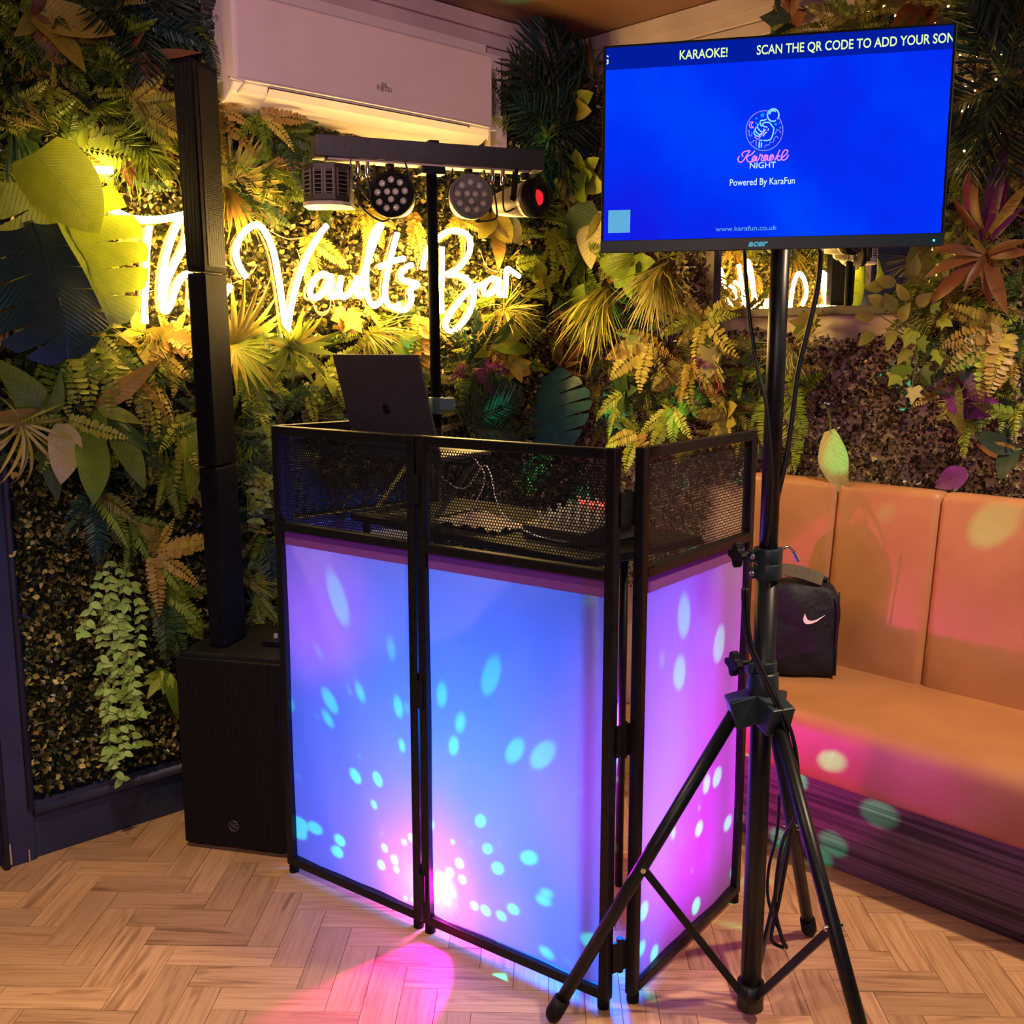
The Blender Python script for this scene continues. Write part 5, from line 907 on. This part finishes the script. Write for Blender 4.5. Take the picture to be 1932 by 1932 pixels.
for k, a in enumerate(angs):
    d = V(math.cos(a), math.sin(a), 0); R_ = (.425, .44, .39)[k]; foot = T0 + d * R_ + up * .02; top = T0 + d * .058 + up * .695
    lg = MB().tube([top, foot], .0145, 12).build('leg', SAT, tri); fd = nrm(foot - top); MB().lathe(foot - fd * .035, fd, [(0, .0185), (.04, .019), (.052, .013)], 12).build('rubber_foot', BLACKP, lg)
    m_ = top + (foot - top) * .50; MB().bar(m_ + V(0, 0, 0), T0 + d * .022 + up * .065, .016, .007, np.cross(d, up)).build('brace', SAT, tri)
    s_ = nrm(np.cross(d, up)); MB().lathe(m_ - s_ * .019, s_, [(0, .006), (.038, .006)], 8).lathe(m_ + s_ * .019, s_, [(0, .005), (.003, .003)], 8).build('bolt', CHROME, lg)
bk = MB().lathe(T0 + up * .03, up, [(0, .029), (.06, .029)], 16); bk.build('brace_collar', SAT, tri)
def knob(c, d, nm='clamp_knob'):
    b = MB(); s = nrm(np.cross(d, up)); b.tube([c, c + d * .03], .006, 8); prof = [(.021 + .006 * math.cos(4 * a)) for a in np.linspace(0, 2 * PI, 25)[:-1]]
    b.prism([(r_ * math.cos(a), r_ * math.sin(a)) for r_, a in zip(prof, np.linspace(0, 2 * PI, 25)[:-1])], c + d * .028, s, up, d, .016); return b.build(nm, BLACKP, tri, .003)
kd = nrm(-(RT * V(1, 1, 0)) * .9 + nrm((CAM - T0) * V(1, 1, 0)) * .35)
MB().lathe(T0 + up * .985, up, [(0, .029), (.03, .029), (.031, .0275), (.034, .0275), (.035, .029), (.062, .029)], 20).bar(T0 + kd * .02 + up * 1.033, T0 + kd * .045 + up * 1.033, .018, .022).bar(T0 + kd * .02 + up * .998, T0 + kd * .042 + up * .998, .018, .02).build('height_clamp', HUBM, tri, .002)
knob(T0 + kd * .035 + up * 1.038, kd); 
for z in (1.033, .998):
    q = T0 + kd * .036 + up * z + nrm((CAM - T0) * V(1, 1, 0)) * .009; MB().lathe(q, nrm((CAM - T0) * V(1, 1, 0)), [(0, .006), (.004, .005)], 10).build('clamp_bolt', CHROME, tri)
MB().lathe(T0 + up * .79, up, [(0, .027), (.022, .027)], 18).bar(T0 + kd * .02 + up * .80, T0 + kd * .04 + up * .80, .018, .022).build('lower_clamp', HUBM, tri, .002); knob(T0 + kd * .034 + up * .812, kd)
kr = -kd; MB().tube(spline([T0 + kr * .028 + up * 1.04, T0 + kr * .045 + up * 1.046, T0 + kr * .06 + up * 1.035], 4), .003, 6).lathe(T0 + kr * .06 + up * 1.035, nrm(kr * .6 - up), [(0, .004), (.022, .005), (.026, .002)], 8).build('safety_pin', CHROME, tri)
ldr = nrm((T0 + V(math.cos(angs[0]), math.sin(angs[0]), 0) * .43) - (T0 + up * .7))
# monitor
TN = nrm((.837, .547, 0)); TX = nrm((-.547, .837, 0)); TC = V(1.445, 1.857, 1.815); TW, TH = .618, .376
tv = thing('monitor', 'wide flat monitor with blue karaoke screen on the tripod', 'monitor', tuple(TC)); TA = (TX, up, TN)
c_ = lambda x, y, z=0: TC + TX * x + up * y + TN * z
MB().box(c_(0, 0, -.009), (TW, TH, .018), TA).build('bezel', BLACKP, tv, .002)
MB().box(c_(0, -TH / 2 + .0105, .0008), (TW, .021, .003), TA).build('bottom_bezel', noisy('bezel_plastic', (.002, .026, .036), (.003, .03, .042), 30, .4, spec=.3), tv)
MB().box(c_(0, -.01, -.032), (TW * .72, TH * .6, .03), TA).build('rear_housing', BLACKP, tv, .01)
MB().box(c_(0, 0, -.052), (.12, .12, .012), TA).bar(c_(0, 0, -.055), c_(0, 0, -.075), .05, .08).build('mount_plate', BLACK, tv, .002)
SM = bpy.data.materials.new('screen_glow'); SM.use_nodes = True; t = NT(SM); tc = t.n('ShaderNodeTexCoord'); nz = t.n('ShaderNodeTexNoise', Scale=4.2, Detail=3, Roughness=.45); t.l(tc.outputs['Object'], nz.inputs['Vector'])
em = t.n('ShaderNodeEmission', Strength=1.0); t.l(t.ramp(nz.outputs[0], [(.32, (.006, .012, .78)), (.5, (.0, .03, .92)), (.68, (.0, .055, 1.0))]), em.inputs[0]); t.l(em.outputs[0], t.out.inputs[0])
def glow(name, col, s=1):
    m = bpy.data.materials.new(name); m.use_nodes = True; q = NT(m); e_ = q.n('ShaderNodeEmission', Color=(*col, 1), Strength=s); q.l(e_.outputs[0], q.out.inputs[0]); return m
SX0, SX1, SY0, SY1 = -.303, .303, -.166, .183
MB().box(c_(0, (SY0 + SY1) / 2, .0006), (SX1 - SX0, SY1 - SY0, .001), TA).build('screen', SM, tv)
MB().box(c_(0, SY1 - .0195, .0014), (SX1 - SX0, .039, .0006), TA).build('banner', glow('banner_blue', (.0, .012, .34)), tv)
YEL = glow('banner_text', (.80, 1, .42), 1.0); WHT = glow('screen_text', (.75, .95, 1), 1.0); PNK = glow('pink_tube', (1, .28, .85), 1.0); CYN = glow('cyan_tube', (.3, .85, 1), 1.0); LIL = glow('lilac_line', (.35, .3, 1), 1.0); PALE = glow('blurred_patch', (.12, .42, .72), 1.0); CY2 = glow('cyan_bright', (.0, .55, 1), 1)
yb = SY1 - .0215; tx = lambda px: (px - 1465) / 1060
def tmt(body, x0, x1, y, h, m, clip=None, align='LEFT'):
    cu = bpy.data.curves.new('m', 'FONT'); cu.body = body; cu.size = 1; o_ = bpy.data.objects.new('m', cu); COL.objects.link(o_); bpy.context.view_layer.update(); w = o_.dimensions.x; bpy.data.objects.remove(o_)
    sz = h / .73; xs = (x1 - x0) / (w * sz); o = c_(x0, y, .002)
    return text_mesh('lettering', body, o, TX, up, sz, m, tv, xs, .012 * sz if m is YEL else .003 * sz, 'LEFT', [((clip[0] - x0), clip[1])] if clip else None, .0003)
tmt('KARAOKE!', tx(1287), tx(1378), yb, .0165, YEL); tmt('SCAN THE QR CODE TO ADD YOUR SONG', tx(1434), tx(1801), yb, .0165, YEL, (SX1 - .001, 1)); tmt('G', tx(1137), tx(1147.5), yb, .0165, YEL, (SX0 + .0012, -1))
tmt('Powered By KaraFun', tx(1391), tx(1514), -.0675, .0125, WHT); tmt('NIGHT', tx(1428), tx(1477), -.0385, .011, WHT); tmt('www.karafun.co.uk', tx(1367), tx(1485), -.150, .009, PALE)
MB().box(c_(tx(1175), -.131, .0018), (.042, .042, .0005), TA).build('pale_square', PALE, tv, label='plain pale blue square in the lower left of the screen')
def zl(x, y):
    px, py = 1360 + x / 9.66, 180 + y / 9.66; return c_(tx(px), -(py - (268 - .056 * (px - 1453))) / 1060, .002)
def strokes(nm, ss, m, r, n=5):
    b = MB()
    for s in ss: b.tube(spline([zl(*q) for q in s], n), r, 5)
    return b.build(nm, m, tv)
circ = lambda cx, cy, rx, ry, a0=0, a1=360, k=16: [(cx + rx * math.cos(math.radians(a)), cy + ry * math.sin(math.radians(a))) for a in np.linspace(a0, a1, k)]
strokes('logo_ring', [circ(910, 620, 335, 355, -40, 282, 26)], LIL, .0007)
strokes('logo_skyline', [[(605, 615), (632, 618), (636, 715), (672, 718), (690, 660)], [(665, 835), (700, 830), (720, 800), (770, 800), (768, 905)], [(930, 930), (935, 880), (1010, 870), (1020, 825), (1085, 825), (1090, 760), (1130, 712), (1175, 750)], [(1095, 685), (1125, 640), (1130, 585), (1190, 625), (1208, 660)]], LIL, .0007, 1)
strokes('logo_microphone', [circ(1060, 340, 103, 110, 60, 400, 18), circ(1060, 340, 66, 78, 190, 310, 8), [(825, 820), (822, 930)], [(868, 835), (864, 920)], [(820, 795), (880, 795)]], CYN, .0012)
strokes('logo_hand', [[(860, 545), (828, 490), (840, 440), (900, 432), (945, 412)], [(965, 555), (905, 545), (875, 515), (895, 478), (990, 472), (1040, 525), (1080, 580), (1065, 690), (1030, 770), (960, 795), (900, 790)], [(800, 500), (778, 545), (810, 600), (870, 640), (905, 605), (890, 585)], [(760, 560), (740, 600), (775, 660), (830, 690), (865, 660)], [(725, 625), (722, 665), (760, 710), (815, 720), (835, 690)], [(985, 580), (975, 615)], [(890, 720), (925, 665), (960, 645)]], CYN, .0011)
strokes('logo_moon', [[(705, 465), (650, 470), (633, 520), (655, 568), (705, 565), (672, 535), (672, 500), (705, 465)], [(940, 595), (860, 700), (800, 772), (735, 728)]], PNK, .0008)
b = MB()
for x, y, r_ in ((757, 400, .0017), (755, 487, .0014), (1112, 502, .0021), (1180, 480, .0013), (1198, 565, .0016), (1028, 790, .0011)): b.lathe(zl(x, y), TN, [(0, r_), (.0004, r_)], 8)
b.tube([zl(865 + (36 if k % 2 else 16) * math.sin(k * PI / 5), 345 + (36 if k % 2 else 16) * math.cos(k * PI / 5)) for k in range(10)], .0008, 4, closed=True); b.build('logo_stars', CY2, tv)
strokes('script_lettering', [[(470, 1080), (445, 1130), (460, 1180), (510, 1190), (560, 1140), (610, 1060), (660, 985), (600, 990), (540, 1010), (515, 1060), (540, 1090)], [(750, 980), (690, 1050), (620, 1080), (605, 1110), (625, 1170), (680, 1185), (720, 1150), (765, 1090), (740, 1075), (705, 1130), (715, 1175), (760, 1150), (790, 1080), (780, 1150), (800, 1160), (840, 1100), (850, 1040), (870, 1060), (900, 1065), (875, 1130), (890, 1160), (930, 1130), (970, 1060), (940, 1060), (915, 1120), (930, 1160), (975, 1120), (990, 1060), (985, 1130), (1005, 1150), (1050, 1100), (1080, 1050), (1045, 1055), (1025, 1110), (1040, 1150), (1085, 1120), (1095, 1070), (1070, 1060)], [(1205, 955), (1160, 1060), (1115, 1150)], [(1215, 1060), (1160, 1090), (1180, 1140), (1210, 1145), (1260, 1090), (1320, 1040), (1350, 980), (1310, 955), (1265, 1000), (1240, 1080), (1245, 1130), (1290, 1140), (1340, 1100), (1365, 1045)]], PNK, .0011, 4)
text_mesh('lettering', 'acer', c_(tx(1449), -TH / 2 + .0105, .0028), TX, up, .0165, glow('soft_logo', (.10, .42, .55), .9), tv, 1.15, .0006, 'CENTER', None, .0002, .25)
MB().lathe(c_(.292, -TH / 2 + .009, .002), TN, [(0, .002), (.001, .002)], 8).build('power_light', glow('blue_led', (.05, .55, 1), 4), tv)

# cables hanging from the monitor
def px_at(x, y, dist): r_ = ray(x, y); return CAM + r_ * dist / math.hypot(r_[0], r_[1])
def cable(name, label, pts, r, grp=None): return tag(MB().tube(spline(pts, 6), r, 7).build(name, CABLE), label, 'cable', grp)
D0 = float(np.linalg.norm((T0 - CAM)[:2]))
cable('power_cable', 'black cable hanging left of the tripod pole from the monitor', [px_at(1405, 470, D0 + .03)] + [px_at(x, y, D0 + .0 - .026 * min(1, k / 3)) for k, (x, y) in enumerate(((1408, 540), (1418, 630), (1430, 700), (1445, 760), (1452, 830), (1456, 900), (1452, 980), (1446, 1030)))], .004)
cable('video_cable', 'thick black cable swinging right of the tripod pole from the monitor', [px_at(1549, 470, D0 + .0)] + [px_at(x, y, D0 + d) for x, y, d in ((1543, 540, .01), (1525, 620, .01), (1506, 700, .01), (1494, 790, .01), (1482, 870, .005), (1466, 940, 0), (1452, 1000, -.01))], .0055)
for k, (dx, lb) in enumerate(((0, 'left strand of the cable bundle tied down the lower tripod pole'), (6, 'right strand of the cable bundle running behind the right tripod leg'))):
    cable('power_cable', lb, [px_at(x + dx * s_, y, D0 + d) for x, y, d, s_ in ((1402, 1110, -.03, 1), (1404, 1160, -.032, 1), (1412, 1215, -.036, 1), (1436, 1270, -.045, 1), (1462, 1325, -.055, 1), (1485, 1385, -.06, 1.5), (1496, 1450, -.05, 1.5), (1500, 1530, -.03, 1))] + [px_at(1490 - 14 * k, 1590, .02 + D0), px_at(1470 - 8 * k, 1700, D0 + .03), px_at(1455 + 20 * k, 1770, D0 + .03), px_at(1478 + 6 * k, 1788, D0 + .04)], .0042)
cable('power_cable', 'thin cable loop drooping between the tripod legs above the floor', [px_at(1470, 1500, D0 + .03), px_at(1466, 1570, D0 + .05), px_at(1450, 1640, D0 + .06), px_at(1450, 1700, D0 + .06), px_at(1472, 1760, D0 + .07), px_at(1484, 1786, D0 + .07)], .0036)

# ------------------------------------------------------------------ sports bag on the sofa
bg_ = thing('sports_bag', 'small black sports bag with white tick emblem on the sofa seat', 'bag', (.40, 1.36, .464)); BAGM = noisy('black_nylon', (.005, .005, .010), (.012, .012, .024), 9, .6, .5, dist=.04, spec=.3)
bx = nrm((-.62, .78, 0)); by = nrm((.78, .62, 0)); BW, BD_, BHT = .225, .17, .29; bc0 = V(.41, 1.345, .468); vs = []; n_ = 10
bm = bmesh.new(); bmesh.ops.create_cube(bm, size=2); bmesh.ops.subdivide_edges(bm, edges=bm.edges[:], cuts=7, use_grid_fill=True)
for v in bm.verts:
    x, y, z = v.co; sq = lambda a: math.copysign(abs(a) ** .9, a); k = 1 - .12 * max(0, z) ** 2; rnd = 1 - .10 * (abs(x) ** 4 + abs(z) ** 4 * .7)
    p = bc0 + bx * (x * BW / 2 * k * (1 - .05 * abs(y) ** 4)) + by * (y * BD_ / 2 * rnd * (1 - .28 * max(0, z) ** 2)) + up * ((z + 1) / 2 * BHT * (1 - .06 * x * x - .03 * abs(y))) + bx * .012 * math.sin(3 * z) * (z + 1) / 2 + by * .006 * math.sin(5 * x + 4 * z)
    v.co = p - V(.40, 1.36, .464)
me = bpy.data.meshes.new('body'); bm.to_mesh(me); bm.free(); me.polygons.foreach_set('use_smooth', [True] * len(me.polygons)); me.materials.append(BAGM)
o = bpy.data.objects.new('body', me); COL.objects.link(o); o.parent = bg_; ss = o.modifiers.new('s', 'SUBSURF'); ss.levels = ss.render_levels = 1
swo = [(-.5, -.02), (-.44, .30), (-.36, .02), (-.28, -.14), (-.12, -.2), (.08, -.13), (.5, .22), (.12, -.22), (-.1, -.36), (-.3, -.42), (-.44, -.34), (-.5, -.2)]
MB().prism([(x * .062, y * .045) for x, y in swo], bc0 + by * (BD_ / 2 * .985) + up * .185 + bx * .035, bx, nrm(up - by * .06), by, .004).build('tick_emblem', mat('white_print', (.85, .8, .76), .5), bg_, label='white tick shaped emblem')
for s in (-1, 1):
    MB().tube(spline([bc0 + bx * s * BW * .46 + by * BD_ * .48 + up * z for z in (.01, .10, .2, .265)], 3), .0035, 6).build('piping', BAGM, bg_)
OLV = noisy('olive_strap', (.07, .06, .035), (.10, .085, .05), 30, .7)
b = MB(); sp = spline([bc0 + bx * -.11 + by * .03 + up * .27, bc0 + bx * -.09 + by * .04 + up * .315, bc0 + bx * -.02 + by * .05 + up * .318, bc0 + bx * .06 + by * .05 + up * .295], 5)
for p, q in zip(sp, sp[1:]): b.bar(p, q, .038, .005, nrm(by * .8 + up * .4))
b.build('strap', OLV, bg_); MB().tube(spline([bc0 + bx * x + by * .01 + up * (.285 + .012 * math.sin(x * 40)) for x in (-.08, -.04, 0, .04, .08)], 4), .008, 8).build('handle', BAGM, bg_)

# ------------------------------------------------------------------ fairy lights among the right wall plants
FL_ = glow('warm_bulb', (1, .62, .22), 12); fl_ = thing('fairy_lights', 'string of tiny warm fairy lights woven through the right wall plants', 'string lights', tuple(on_right(1830, 150, .09)))
chain = [(1640, 20), (1668, 12), (1690, 30), (1715, 8), (1745, 22), (1765, 45), (1790, 12), (1805, 60), (1822, 85), (1812, 105), (1845, 108), (1890, 105), (1880, 150), (1835, 155), (1822, 165), (1840, 172), (1815, 210), (1826, 202), (1890, 250), (1885, 265), (1820, 285), (1808, 320), (1760, 470), (1770, 500), (1768, 520), (1790, 485), (1775, 545), (1755, 530), (1800, 478)]
wr_ = MB().tube(spline([on_right(x, y, .10) for x, y in chain], 3), .0009, 4); wr_.build('wire', CABLE, fl_)
for x, y in chain: MB().lathe(on_right(x, y, .105), (1, 0, 0), [(0, .002), (.003, .0035), (.006, .001)], 6).build('bulb', FL_, fl_)
